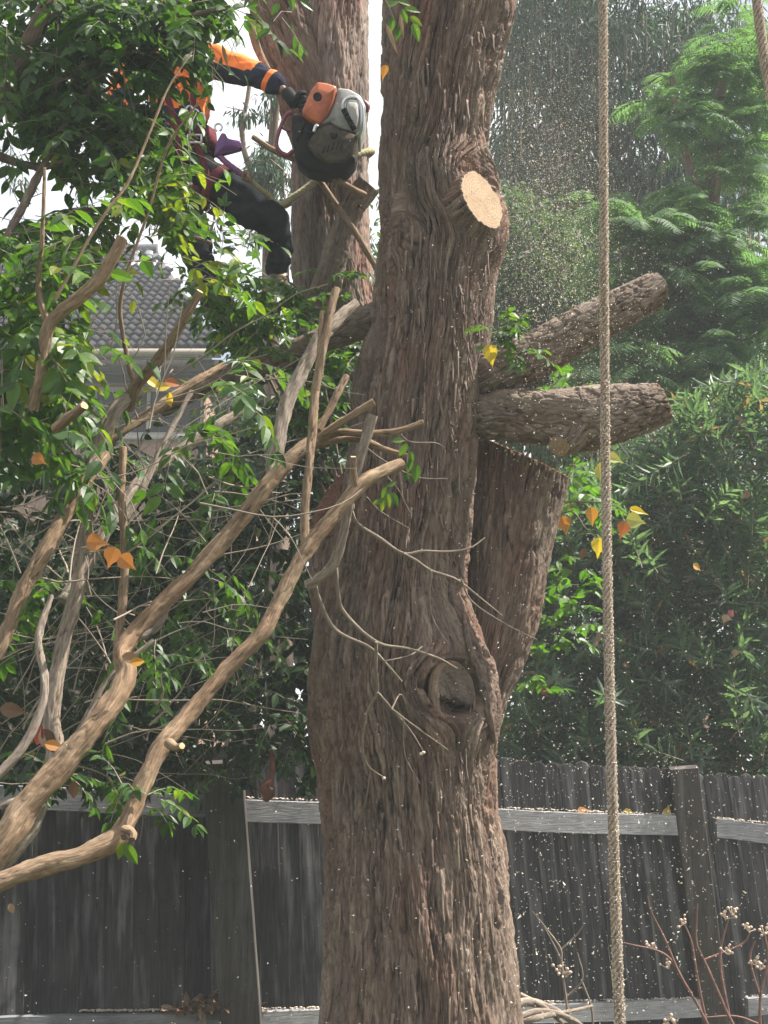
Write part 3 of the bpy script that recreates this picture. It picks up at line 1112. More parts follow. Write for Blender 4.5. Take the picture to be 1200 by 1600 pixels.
def ztop(px):
    pts = [(-80, 1160), (120, 1165), (440, 1168), (780, 1186), (1050, 1200), (1100, 1208), (1260, 1217)]
    y = np.interp(px, [a for a, _ in pts], [b for _, b in pts])
    p, _ = fence_xy(px)
    return P(px, y, p[1]).z


PAL = {}


def paling_mesh(wd, hgt, style):
    key = (round(wd, 3), style)
    hh = 1.75
    if key in PAL:
        return PAL[key], hh
    c = 0.03 if style else 0.018
    t_ = 0.016
    prof = [(-wd / 2, -hh), (wd / 2, -hh), (wd / 2, -c), (wd / 2 - c * 0.6, -c * 0.25), (wd / 2 - c * 1.5, 0.0 + style * 0.004), (-wd / 2 + c * 1.5, 0.004), (-wd / 2 + c * 0.6, -c * 0.3), (-wd / 2, -c)]
    k = len(prof)
    e = 0.0035
    V = []
    for y, ins in ((-t_ / 2 + e, 0), (-t_ / 2, e), (t_ / 2, e), (t_ / 2 - e, 0)):
        pass
    rings = [(t_ / 2, e), (t_ / 2 - e, 0), (-t_ / 2 + e, 0), (-t_ / 2, e)]
    for y, ins in rings:
        for (x, z) in prof:
            V.append((x - math.copysign(ins, x), y, z - (ins if z > -0.5 else -ins)))
    idx = np.arange(4 * k).reshape(4, k)
    nx = np.roll(idx, -1, 1)
    q = np.stack([idx[:-1], nx[:-1], nx[1:], idx[1:]], -1).reshape(-1, 4)
    q = q[:, ::-1]
    fr = np.array([list(range(k))[::-1]])
    fr = idx[3][None, :]
    bk = idx[0][None, ::-1]
    me = mesh_np('paling', V, [q, fr, bk], None, None, False, [M['paling']])
    PAL[key] = me
    return me, hh


def paling(px, wd, off=0.0):
    p, s = fence_xy(px, off)
    lean = math.radians(np.interp(px, [-100, 300, 560, 800, 1000, 1250], [0.2, 1.5, 3.6, 4.5, 6.0, 7.0]) + random.uniform(-.12, .12))
    z1 = ztop(px) + random.uniform(-.012, .012)
    me, hh = paling_mesh(wd, 0, random.choice((0, 1)))
    ang = math.atan2(fdir[1], fdir[0])
    m = Matrix.Translation((p[0], p[1], z1)) @ Matrix.Rotation(ang, 4, 'Z') @ Matrix.Rotation(-lean, 4, 'Y') @ Matrix.Rotation(random.uniform(-.012, .012), 4, 'X')
    # keep the mid height at the pixel: shift the top to the left
    m = Matrix.Translation((-math.tan(lean) * 0.7 * math.cos(ang), 0, 0)) @ m
    link('paling', me, fence, mw=m)


s = fence_xy(-90)[1]
send = fence_xy(1270)[1]
i = 0
while s < send:
    pos = FA + s * fdir
    px, _, _ = project(np.array([[pos[0], pos[1], 0.8]]))
    px = float(px[0])
    wd = 0.148 if px < 380 else (0.128 if px < 600 else (0.106 if px < 1080 else 0.094))
    paling(px, wd, (0.0, -0.007)[i % 2] + random.uniform(-.0015, .0015))
    s += wd - random.uniform(0.008, 0.012)
    i += 1


def rail(x0, y0, x1, y1, hpx, off=0.045, th=0.045):
    a, _ = fence_xy(x0, off)
    b, _ = fence_xy(x1, off)
    A_ = P(x0, y0, a[1])
    B_ = P(x1, y1, b[1])
    A_.x, B_.x = a[0], b[0]
    k = K((y0 + y1) / 2, (a[1] + b[1]) / 2)
    h = hpx * k
    n_ = 24
    V = []
    tv = np.array([fn[0], fn[1], 0]) * th
    for i in range(n_ + 1):
        u = i / n_
        c = np.array(A_) * (1 - u) + np.array(B_) * u
        c[2] += 0.004 * math.sin(u * 9 + x0) + random.uniform(-.0015, .0015)
        V += [c - tv / 2, c + tv / 2 - [0, 0, .004], c + tv / 2 - [0, 0, h - .004], c - tv / 2 - [0, 0, h]]
    idx = np.arange(4 * (n_ + 1)).reshape(n_ + 1, 4)
    nx = np.roll(idx, -1, 1)
    q = np.stack([idx[:-1], nx[:-1], nx[1:], idx[1:]], -1).reshape(-1, 4)
    me = mesh_np('rail', V, [q, idx[:1], idx[-1:, ::-1]], None, None, False, [M['rail_h']])
    return link('rail', me, fence)


def wood_h(name, *a):
    """same timber with the grain running along the rail"""
    m = wood_mat(name, *a)
    for n_ in m.node_tree.nodes:
        if n_.type == 'MAPPING':
            s_ = n_.inputs['Scale'].default_value
            if s_[0] != s_[2]:
                s_[0], s_[1], s_[2] = s_[2], s_[1] * 0.4, s_[0]
    return m


M['rail_h'] = wood_h('bleached_rail_timber', (0.17, 0.17, 0.18), (0.30, 0.30, 0.315), (0.46, 0.46, 0.47), 0.5)
rail(-90, 1222, 372, 1243, 36)
rail(388, 1248, 1052, 1275, 33)
rail(1094, 1279, 1270, 1297, 30)
rail(-90, 1592, 372, 1579, 34)
rail(388, 1579, 1080, 1560, 30)
rail(1130, 1558, 1270, 1552, 28)


def post(xt, yt, xb, yb, wpx, yaw, hz=0.0):
    a, _ = fence_xy(xt, 0.085)
    b, _ = fence_xy(xb, 0.085)
    A_ = P(xt, yt, a[1])
    B_ = P(xb, yb, b[1])
    w_ = wpx * K(yt, a[1])
    dv = (B_ - A_)
    B_ = A_ + dv * 1.18
    ang = math.atan2(fdir[1], fdir[0]) + yaw
    ex = np.array([math.cos(ang), math.sin(ang), 0])
    ey = np.array([-math.sin(ang), math.cos(ang), 0])
    n_ = 16
    V = []
    hd, e = w_ * 0.32, 0.006
    cs = [(-w_ / 2 + e, -hd), (w_ / 2 - e, -hd), (w_ / 2, -hd + e), (w_ / 2, hd - e), (w_ / 2 - e, hd), (-w_ / 2 + e, hd), (-w_ / 2, hd - e), (-w_ / 2, -hd + e)]
    for i in range(n_ + 1):
        u = i / n_
        c = np.array(A_) * (1 - u) + np.array(B_) * u
        for (x, y) in cs:
            V.append(c + ex * (x + random.uniform(-.0015, .0015)) + ey * y + np.array([0, 0, (0.012 * x / w_ + 0.01 * y / hd) if i == 0 else 0]))
    idx = np.arange(8 * (n_ + 1)).reshape(n_ + 1, 8)
    nx = np.roll(idx, -1, 1)
    q = np.stack([idx[:-1], idx[1:], nx[1:], nx[:-1]], -1).reshape(-1, 4)
    me = mesh_np('post', V, [q, idx[:1], idx[-1:, ::-1]], None, None, False, [M['post']])
    return link('post', me, fence)


post(348, 1190, 377, 1600, 62, -0.24)
post(1068, 1199, 1117, 1600, 44, -0.38)

# sawdust and litter lying along the rails
lit = MB()
for (x0, y0, x1, y1, nn_) in ((390, 1248, 1050, 1275, 420), (1094, 1279, 1230, 1293, 120), (150, 1581, 372, 1579, 260), (388, 1579, 1080, 1560, 520), (1130, 1558, 1240, 1553, 90)):
    for i in range(nn_):
        u = random.random()
        px = x0 + (x1 - x0) * u
        py = y0 + (y1 - y0) * u
        p, _ = fence_xy(px, 0.045 + random.uniform(-.022, .022))
        c = P(px, py, p[1])
        sz = random.uniform(0.003, 0.010)
        lit.box((p[0], p[1], c.z + random.uniform(0.002, 0.012)), sz * 1.6, sz, sz * 0.5, np.array(Matrix.Rotation(random.uniform(0, 6), 3, 'Z') @ Matrix.Rotation(random.uniform(-.6, .6), 3, 'X')), random.random())
M['chips'] = plain('fresh_sawdust', (0.56, 0.475, 0.385), 0.9, 0.3, 200)
lit.build('sawdust', M['chips'], fence, kind='stuff')

# =================================================================== HOUSE
DE, DR = 23.0, 29.4
house = empty('house', (-6.0, 26.0, -0.1), 'tan brick house with a grey tiled roof behind the shrub on the left', 'house')
M['tile'] = plain('grey_roof_tile', (0.115, 0.11, 0.115), 0.7, 0.3, 6, bmp=0.3)
M['fascia'] = plain('cream_gutter_paint', (0.24, 0.205, 0.16), 0.5, 0.1, 20)
M['wallbrick'] = plain('tan_brick', (0.27, 0.175, 0.13), 0.9, 0.25, 14, spec=0.1, bmp=0.5)
M['glass'] = plain('dark_window_glass', (0.012, 0.013, 0.015), 0.3, 0.1, 5, spec=0.15)
M['frame'] = plain('white_window_frame', (0.35, 0.33, 0.30), 0.5, 0.1, 20)
ze = P(240, 545, DE).z
zr = P(240, 392, DR).z
slope = math.atan2(zr - ze, DR - DE)
xe_r = P(346, 545, DE).x
xr_r = P(246, 392, DR).x
xl = P(-60, 450, 26).x
roof_len = math.hypot(zr - ze, DR - DE)
nrow = 22
ncol = 13
pitch_r = roof_len / nrow
tw = 0.335
# tile mesh: two waves, lipped front edge
tx_ = np.linspace(0, tw * 1.02, 13)
wz = 0.026 * np.cos(tx_ / tw * 4 * math.pi)
L_ = pitch_r * 1.12
tv = []
for (y, zo) in ((0.0, -0.02), (0.0, 0.05), (L_, 0.0)):
    tv += [(x, y, z + zo) for x, z in zip(tx_, wz)]
ii = np.arange(39).reshape(3, 13)
tq = np.stack([ii[:-1, :-1], ii[:-1, 1:], ii[1:, 1:], ii[1:, :-1]], -1).reshape(-1, 4)
tme = [mesh_np('roof_tile', np.array(tv), [tq], None, None, True, [plain('roof_tile_shade_%d' % k, tuple(c * s_ for c in (0.034, 0.031, 0.034)), 0.85, 0.3, 5, spec=0.15)]) for k, s_ in enumerate((0.8, 1.0, 1.2))]
roof = MB()
rot = np.array(Matrix.Rotation(slope, 3, 'X'))
rv = [(xl - 1, DE, ze - 0.03), (xe_r, DE, ze - 0.03), (xr_r, DR, zr - 0.03), (xl - 1, DR, zr - 0.03), (xl - 1, DR, zr - 0.16), (xr_r, DR, zr - 0.16), (xe_r, DE, ze - 0.16), (xl - 1, DE, ze - 0.16)]
roof.add(rv, [np.array([[0, 1, 2, 3], [4, 5, 6, 7], [0, 7, 6, 1], [1, 6, 5, 2], [2, 5, 4, 3], [3, 4, 7, 0]])])
bk = [(xl - 1, DR, zr), (xr_r, DR, zr), (xe_r, DR + 6.4, ze), (xl - 1, DR + 6.4, ze)]
roof.add(bk, [np.array([[0, 1, 2, 3]])])
ro = roof.build('roof', M['tile'], house, smooth=False)
cnt = 0
for r_ in range(nrow):
    f = r_ / nrow
    xr = xe_r + (xr_r - xe_r) * f
    for c_ in range(ncol):
        x = xr - (c_ + 1) * tw - (xr - xe_r) % tw * 0
        x = xe_r + 0.02 - (c_ + 1) * tw
        x = math.floor((xr - xe_r) / tw) * tw + xe_r - c_ * tw - tw + 0.1
        y = DE - 0.05 + (DR - DE) * f
        z = ze + (zr - ze) * f + 0.012 + random.uniform(0, 0.006)
        m = Matrix.Translation((x, y, z)) @ Matrix.Rotation(slope, 4, 'X') @ Matrix.Rotation(random.uniform(-.006, .006), 4, 'Z')
        link('roof_tile', random.choice(tme), ro, mw=m)
        cnt += 1
ridge = MB()
for i in range(16):
    x = xr_r - i * 0.42
    ridge.rod([(x, DR, zr + 0.03, 0.13), (x - 0.42, DR, zr + 0.03, 0.12)], nseg=12, step=0.2)
ridge.build('ridge_capping', M['tile'], ro)
gut = MB()
gut.box(((xl - 1 + xe_r) / 2, DE - 0.10, ze - 0.10), xe_r - xl + 1, 0.13, 0.13, None, .5, 0.03)
gut.build('gutter', M['fascia'], house)
fas = MB()
fas.box(((xl - 1 + xe_r) / 2, DE + 0.02, ze - 0.30), xe_r - xl + 1, 0.05, 0.22, None, .5, 0.01)
fas.box(((xl - 1 + xe_r) / 2, DE + 0.34, ze - 0.42), xe_r - xl + 1, 0.60, 0.03, None, .5, 0.01)
fas.build('fascia', plain('dark_fascia_paint', (0.05, 0.042, 0.036), 0.8, 0.2, 20, spec=0.1), house)
wl = MB()
wy = DE + 0.65
ztopw = ze - 0.44
# wall built round the dark opening under the eave and a lower window
xo0, xo1 = P(142, 600, wy).x, P(320, 600, wy).x
zo0, zo1 = P(200, 680, wy).z, ztopw - 0.02
x0w, x1w = xl - 1, xe_r - 0.4
for (a, b_, c, d_) in ((x0w, xo0, -0.1, ztopw), (xo1, x1w, -0.1, ztopw), (xo0, xo1, zo1, ztopw), (xo0, xo1, -0.1, zo0)):
    wl.box(((a + b_) / 2, wy + 0.12, (c + d_) / 2), b_ - a, 0.24, d_ - c)
wl.box((x1w - 0.12, wy + 6.0, ztopw / 2), 0.24, 11.5, ztopw)
wl.build('wall', M['wallbrick'], house, smooth=False)
wi = MB()
wxm, wzm = (xo0 + xo1) / 2, (zo0 + zo1) / 2
for (cx, cz_, sx, sz) in ((wxm, zo1 - 0.04, xo1 - xo0, 0.08), (wxm, zo0 + 0.04, xo1 - xo0, 0.08), (xo0 + 0.04, wzm, 0.08, zo1 - zo0 - .16), (xo1 - 0.04, wzm, 0.08, zo1 - zo0 - .16), (wxm, wzm, 0.06, zo1 - zo0 - .16)):
    wi.box((cx, wy + 0.16, cz_), sx, 0.07, sz)
wf = wi.build('window', M['frame'], house, smooth=False)
pn = MB()
pn.box((wxm, wy + 0.17, wzm), xo1 - xo0 - 0.1, 0.012, zo1 - zo0 - 0.1)
pn.build('pane', M['glass'], wf, smooth=False)
sl_ = MB()
sl_.box((wxm, wy - 0.03, zo0 - 0.05), xo1 - xo0 + 0.2, 0.14, 0.08, None, .5, 0.01)
sl_.build('sill', M['frame'], wf)
# roof vents
for px, py in ((213, 415), (233, 412)):
    f = 0.82
    y = DE + (DR - DE) * f
    z = ze + (zr - ze) * f
    x = P(px, py, y).x
    vb = MB()
    vb.rod([(x, y, z - 0.1, 0.05), (x, y, z + 0.22, 0.05)], nseg=12)
    vb.rod([(x, y, z + 0.22, 0.075), (x, y, z + 0.30, 0.075)], nseg=12)
    vb.box((x, y - 0.12, z + 0.0), 0.34, 0.42, 0.02, rot, .5, 0.005)
    vb.build('roof_vent', plain('galvanised_vent', (0.6, 0.6, 0.62), 0.35, 0.1, 20, metallic=0.6), ro)

# =================================================================== BACKGROUND PLANTS
def inpoly(px, py, poly):
    return poly_mask(px, py, [poly])


def far_tree(name, label, base_px, d, trunk_pts, clumps, mat, shape, size, nleaf, wmul=1.0, hang=0.6, bark='bark_limb', nparts=0, group=None, rnd=(0.5, 0.22), cl_r=0.35):
    """tree > trunk, limbs, leaves. clumps: (px,py,rx,ry,d0,d1,weight)"""
    b_ = P(base_px, 1180, d)
    root = empty(name, (b_.x, d, -0.1), label, 'tree', group)
    for k_, tp in enumerate(trunk_pts):
        rows_ = px_path(tp)
        if k_ == 0:
            rows_ = [(b_.x, d, -0.3, rows_[0][3] * 1.2)] + rows_
        tube_obj('trunk' if k_ == 0 else 'limb', rows_, M[bark], root, nseg=12, step=0.12, amp=0.008, cell=(0.04, 0.2), seed=80 + k_)
    L = Leaves()
    tw_ = sum(c[6] for c in clumps)
    twg = MB()
    for (cx, cy, rx, ry, d0, d1, wt) in clumps:
        nl = int(nleaf * wt / tw_)
        ncl = max(3, nl // 55)
        for j in range(ncl):
            a = R.uniform(0, 2 * math.pi)
            rr = math.sqrt(R.uniform(0, 1))
            px = cx + rx * rr * math.cos(a)
            py = cy + ry * rr * math.sin(a)
            dd = R.uniform(d0, d1)
            c = np.array(P(px, py, dd))
            rl = cl_r * R.uniform(0.5, 1.3)
            rc = float(np.clip(rnd[0] + R.normal(0, rnd[1]), 0, 1))
            for k_ in range(nl // ncl):
                o = rvec(1.0)
                o = o / np.linalg.norm(o) * rl * R.uniform(0.1, 1) ** 0.5
                o[2] *= 0.65
                dv = o / rl + np.array([0, 0, -hang * R.uniform(0.3, 1.6)]) + rvec(0.45)
                nn = rvec(1.0) + np.array([0, 0, 0.6])
                L.add(c + o, dv, nn, size * R.uniform(0.65, 1.25), float(np.clip(rc + R.normal(0, 0.15), 0, 1)))
            e = c + rvec(rl * 0.5)
            twg.rod([(*(c + np.array([0, 0.1, -rl * 1.2])), 0.012), (*c, 0.008), (*e, 0.003)], nseg=4, step=0.3, rnd=0.5)
    twg.build('twigs', M['twig_grey'], root, kind='stuff')
    if nparts:
        foliage(root, L, shape, mat, nparts, wmul)
    else:
        bake('crown', L.arrays(), shape, mat, root, wmul=wmul)
    return root


# far row of trees closing the view
far_tree('tree', 'far dark trees filling the gaps low behind the feathery tree', 1000, 21, [[(1000, 1150, 21, 40), (980, 600, 21, 30), (990, 300, 21, 18)], [(985, 700, 21, 20), (1080, 500, 21, 14), (1150, 400, 21, 8)]],
         [(880, 620, 200, 230, 20, 22, 1.2), (1100, 650, 200, 260, 20, 22, 1.2), (960, 950, 330, 200, 19, 21, 1.5), (1150, 330, 120, 150, 20, 22, .7), (900, 440, 140, 120, 20, 22, .7)],
         M['leaf_far'], 'far', 0.16, 24000, 1.0, 0.5, cl_r=0.6)
# tall gum with hanging sickle leaves, gaps of sky
far_tree('gum_tree', 'tall dark gum tree with hanging narrow leaves at the top right', 940, 16.5, [[(985, 1100, 16.5, 36), (975, 600, 16.5, 28), (950, 250, 16.5, 20), (930, 60, 16.5, 14), (915, -200, 16.5, 10)], [(960, 330, 16.5, 14), (880, 200, 16.4, 9), (820, 90, 16.2, 6)], [(950, 250, 16.5, 14), (1040, 140, 16.6, 9), (1110, 20, 16.8, 6)]],
         [(800, 90, 40, 50, 15.5, 17, .45), (800, 250, 35, 70, 15.5, 17, .5), (790, 340, 40, 50, 15.5, 17, .4), (860, 30, 90, 70, 15.5, 17.5, 1.0), (980, 60, 110, 70, 15.5, 17.5, 1.3), (890, 160, 70, 50, 15.5, 17, .55), (1010, 220, 110, 100, 15.8, 17.5, 1.3), (860, 250, 80, 60, 15.5, 17, .8), (960, 330, 130, 80, 15.8, 17.5, 1.1), (830, 350, 70, 60, 15.5, 17, .6), (1110, 80, 100, 110, 16, 18, .9), (850, -120, 170, 90, 15.5, 17.5, 1.0), (1040, -120, 170, 90, 15.5, 17.5, 1.0), (1130, 280, 90, 60, 16, 17.5, .5), (870, 450, 110, 60, 15.8, 17.2, .8)],
         M['leaf_gum'], 'lance', 0.17, 40000, 0.85, 1.5, cl_r=0.42, rnd=(0.35, 0.2))


def feather_tree(label, base_px, d, trunk_pts, clumps, nfr, seed):
    b_ = P(base_px, 1180, d)
    root = empty('feathery_tree', (b_.x, d, -0.1), label, 'tree')
    for k_, tp in enumerate(trunk_pts):
        rows_ = px_path(tp)
        if k_ == 0:
            rows_ = [(b_.x, d, -0.3, rows_[0][3] * 1.2)] + rows_
        tube_obj('trunk' if k_ == 0 else 'limb', rows_, M['bark_limb'], root, nseg=12, step=0.1, amp=0.006, cell=(0.04, 0.2), seed=90 + k_)
    L = Leaves()
    rach = MB()
    tw_ = sum(c[6] for c in clumps)
    for (cx, cy, rx, ry, d0, d1, wt) in clumps:
        nf = int(nfr * wt / tw_)
        ncl = max(2, nf // 9)
        for j in range(ncl):
            a = R.uniform(0, 2 * math.pi)
            rr = math.sqrt(R.uniform(0, 1))
            c = np.array(P(cx + rx * rr * math.cos(a), cy + ry * rr * math.sin(a), R.uniform(d0, d1)))
            rc = float(np.clip(0.5 + R.normal(0, 0.25), 0, 1))
            a0 = R.uniform(0, 2 * math.pi)
            for k_ in range(nf // ncl):
                az = a0 + k_ / max(1, nf // ncl) * 2 * math.pi + R.normal(0, 0.2)
                dv = np.array([math.cos(az), math.sin(az), R.uniform(0.0, 0.55)])
                dv /= np.linalg.norm(dv)
                fl = R.uniform(0.32, 0.52)
                p = c + rvec(0.06)
                npin = 15
                rows_ = [(*p, 0.0025)]
                for q_ in range(npin):
                    f = (q_ + 1) / npin
                    dv = dv + np.array([0, 0, -0.085])
                    dv /= np.linalg.norm(dv)
                    p = p + dv * fl / npin
                    rows_.append((*p, 0.0022 * (1 - 0.7 * f)))
                    sd = np.cross(dv, [0, 0, 1.0])
                    sd /= np.linalg.norm(sd) + 1e-9
                    up = np.cross(sd, dv)
                    pl = fl * 0.34 * math.sin(math.pi * (0.12 + 0.86 * f)) ** 0.7
                    for s_ in (1, -1):
                        ld = sd * s_ + dv * 0.5 + np.array([0, 0, -0.12]) + rvec(0.06)
                        L.add(p, ld, up + rvec(0.12), pl, float(np.clip(rc + R.normal(0, 0.08), 0, 1)))
                rach.rod(rows_[::4] + rows_[-1:], nseg=3, step=0.2, rnd=0.7)
    rach.build('rachises', M['leaf_feather'], root, kind='stuff')
    bake('crown', L.arrays(), 'pinna', M['leaf_feather'], root, wmul=1.35)
    return root


feather_tree('feathery pale green tree with fern-like fronds on the right behind the rope', 1080, 12.5,
             [[(1085, 1150, 12.8, 26), (1075, 800, 12.8, 22), (1085, 560, 12.7, 18), (1110, 330, 12.6, 13), (1130, 100, 12.5, 8)], [(1080, 600, 12.7, 12), (1010, 480, 12.4, 8), (960, 360, 12.1, 5)], [(1105, 350, 12.6, 9), (1060, 200, 12.3, 6), (1050, 120, 12.2, 4)]],
             [(1010, 400, 80, 60, 11.6, 12.6, 1.0), (940, 540, 60, 60, 11.3, 12.4, .6), (960, 330, 50, 40, 11.4, 12.4, .35), (1120, 250, 70, 40, 12, 13, .4), (1100, 350, 90, 60, 11.8, 12.8, 1.0), (1170, 420, 70, 100, 11.8, 12.8, 1.2), (1080, 490, 130, 70, 11.7, 12.8, 1.6), (1110, 580, 120, 60, 11.8, 12.8, 1.2), (950, 480, 50, 60, 11.8, 12.6, .6), (990, 560, 80, 60, 12, 12.8, .8), (1120, 130, 80, 50, 12.0, 13.0, .75), (1170, 60, 60, 70, 12.0, 13.0, .7), (1060, 165, 40, 30, 11.8, 12.4, .35), (1180, 210, 50, 50, 12, 13, .4)],
             1250, 3)

far_tree('tree', 'dark trees beyond the fence on the left, behind the shrubs and below the house', 380, 13, [[(380, 1150, 13, 24), (370, 950, 13, 18), (390, 760, 13, 10)]],
         [(430, 800, 130, 220, 12.3, 13.6, 1.4), (330, 960, 160, 140, 12.3, 13.6, 1.2), (100, 980, 200, 160, 12.3, 13.6, 1.4), (470, 600, 70, 100, 12.3, 13.6, .5)],
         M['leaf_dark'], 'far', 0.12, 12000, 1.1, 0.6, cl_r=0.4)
# lighter thicket between the trunk and the rope, behind the sawn limbs
far_tree('bushy_tree', 'soft mid green bushy tree seen through flying sawdust right of the trunk', 850, 13.5, [[(850, 1150, 13.8, 24), (845, 800, 13.8, 18), (860, 500, 13.7, 10), (850, 380, 13.6, 5)]],
         [(840, 420, 90, 80, 13, 14.3, 1.2), (880, 520, 90, 70, 13, 14.3, 1.2), (800, 500, 60, 90, 13, 14.3, .8), (870, 640, 110, 80, 13, 14.3, 1.2), (800, 340, 50, 40, 13, 14.3, .4), (640, 430, 90, 130, 13, 14.5, .5), (690, 650, 150, 150, 13, 14.5, .6)],
         M['leaf_far'], 'far', 0.085, 22000, 1.0, 0.8, cl_r=0.3, rnd=(0.6, 0.2))


def hedge(label, base_px, d0, d1, poly, nshoot, seed, nparts):
    dm = (d0 + d1) / 2
    b_ = P(base_px, 1180, dm)
    root = empty('willow_leaved_shrub', (b_.x, dm, -0.1), label, 'shrub')
    L = Leaves()
    st_ = MB()
    xs = [p[0] for p in poly]
    ys = [p[1] for p in poly]
    k_ = 0
    while k_ < nshoot:
        px = R.uniform(min(xs), max(xs))
        py = R.uniform(min(ys), max(ys))
        if not inpoly(px, py, poly):
            continue
        k_ += 1
        dd = R.uniform(d0, d1)
        c = np.array(P(px, py, dd))
        az = R.uniform(0, 2 * math.pi)
        dv = np.array([0.55 * math.cos(az), 0.55 * math.sin(az), 0.8])
        if R.uniform() < 0.3:
            dv[2] = R.uniform(-0.4, 0.3)
        dv /= np.linalg.norm(dv)
        ln = R.uniform(0.25, 0.45)
        p = c - dv * ln
        rows_ = [(*p, 0.004)]
        rc = float(np.clip(0.5 + R.normal(0, 0.25), 0, 1))
        for i in range(9):
            dv = dv + rvec(0.05)
            dv /= np.linalg.norm(dv)
            p = p + dv * ln / 9
            rows_.append((*p, 0.0035 - 0.0003 * i))
            a0 = R.uniform(0, 6.28)
            b1 = np.cross(dv, [0.3, 0.2, 1.0])
            b1 /= np.linalg.norm(b1)
            b2 = np.cross(dv, b1)
            for w_ in range(3):
                an = a0 + w_ * 2.09
                out = b1 * math.cos(an) + b2 * math.sin(an)
                up = 0.35 + 0.6 * i / 9
                ld = out + dv * up + np.array([0, 0, -0.15]) + rvec(0.12)
                L.add(p, ld, dv - out * up + rvec(0.25), R.uniform(0.10, 0.17), float(np.clip(rc + R.normal(0, 0.18), 0, 0.93)) if R.uniform() > 0.03 else 1.0)
        st_.rod(rows_[::3], nseg=4, step=0.15, rnd=0.5)
    for s_ in range(7):
        px = base_px + R.uniform(-110, 110)
        a = P(base_px + (px - base_px) * 0.4, 1180, dm + 0.3)
        e = P(px, min(ys) + R.uniform(60, 250), dm + R.uniform(-.3, .6))
        o = tube_obj('stem', [(a.x, a.y, -0.2, 0.022), (a.x * .6 + e.x * .4, a.y + .1, e.z * 0.45, 0.016), (e.x, e.y, e.z, 0.006)], M['twig_grey'], root, nseg=8, step=0.08, amp=0.002, cell=(0.02, 0.1), seed=100 + s_)
    st_.build('shoots', M['twig_grey'], root, kind='stuff')
    foliage(root, L, 'lance', M['leaf_oleander'], nparts, 1.15)
    return root


hedge('tall grey-green willow-leaved shrub behind the fence right of the rope', 1100, 9.9, 11.4, [(965, 700), (1010, 640), (1090, 610), (1150, 585), (1260, 570), (1260, 1240), (960, 1240)], 850, 1, 260)
hedge('shadowy willow-leaved shrub behind the fence between stump and rope', 880, 9.7, 11.0, [(770, 880), (850, 760), (960, 720), (990, 760), (985, 1240), (760, 1240)], 430, 2, 200)

# spent flowers and dry leaves caught in the shrubs
hroot = empty('withered_flower', tuple(P(1137, 963, 9.75)), 'pale pink and dark red withered flower in the shrub right of the rope', 'flower')
hand_leaf(1133, 968, 9.75, 16, 200, 'heart', M['leaf_dry'], hroot, 0.6, 0.95, 'petal', wmul=1.4)
M['petal_red'] = leaf_mat('dark_red_petal', [(0, (0.22, 0.03, 0.04)), (1, (0.3, 0.06, 0.06))], 0.2)
hand_leaf(1143, 957, 9.76, 14, 40, 'heart', M['petal_red'], hroot, 0.6, 0.5, 'petal', wmul=1.3)
DRY = [(1090, 887, 18, 'leaf_orange', 'small orange dead leaf in the shrub below the yellow leaves'), (853, 1082, 22, 'leaf_orange', 'brownish orange dead leaf beside the old wound in the shadowy shrub'), (1148, 1022, 15, 'leaf_dry', 'curled tan dead leaf at the right edge of the shrub'), (992, 1132, 16, 'leaf_yellow', 'single pale yellow leaf just above the fence right of the rope'), (1165, 775, 16, 'leaf_dry', 'brown leaf on the dark twig at the far right'), (980, 1040, 14, 'leaf_dry', 'brown dead leaf close right of the rope above the fence')]
for (px, py, sz, mt, lb) in DRY:
    o = hand_leaf(px, py, 9.7, sz, R.uniform(120, 240), 'heart', M[mt], None, 0.7, R.uniform(), 'dead_leaf')
    tag(o, lb, 'leaf')

# drooping gum foliage behind the worker
far_tree('gum_tree', 'slender gum tree with hanging grey leaves behind the worker and chainsaw', 420, 11.0, [[(440, 1100, 11.2, 18), (430, 700, 11.2, 15), (420, 400, 11.1, 10), (430, 180, 11, 6), (470, -60, 11, 5)], [(425, 330, 11.1, 6), (380, 230, 11, 4), (390, 130, 11, 3)]],
         [(430, 265, 36, 30, 10.7, 11.3, .8), (395, 300, 50, 40, 10.7, 11.3, 1.0), (430, 160, 14, 40, 10.8, 11.2, .22), (475, 360, 80, 50, 10.7, 11.3, .8), (590, 400, 22, 90, 10.8, 11.3, .6), (300, 330, 60, 60, 10.7, 11.4, .5), (410, 240, 14, 26, 10.8, 11.2, .25), (380, 190, 10, 22, 10.8, 11.2, .1), (60, 160, 130, 140, 10.7, 11.4, .9), (180, 60, 130, 90, 10.7, 11.4, .8)],
         M['leaf_gum'], 'lance', 0.085, 5200, 1.0, 1.7, cl_r=0.13, rnd=(0.4, 0.2))

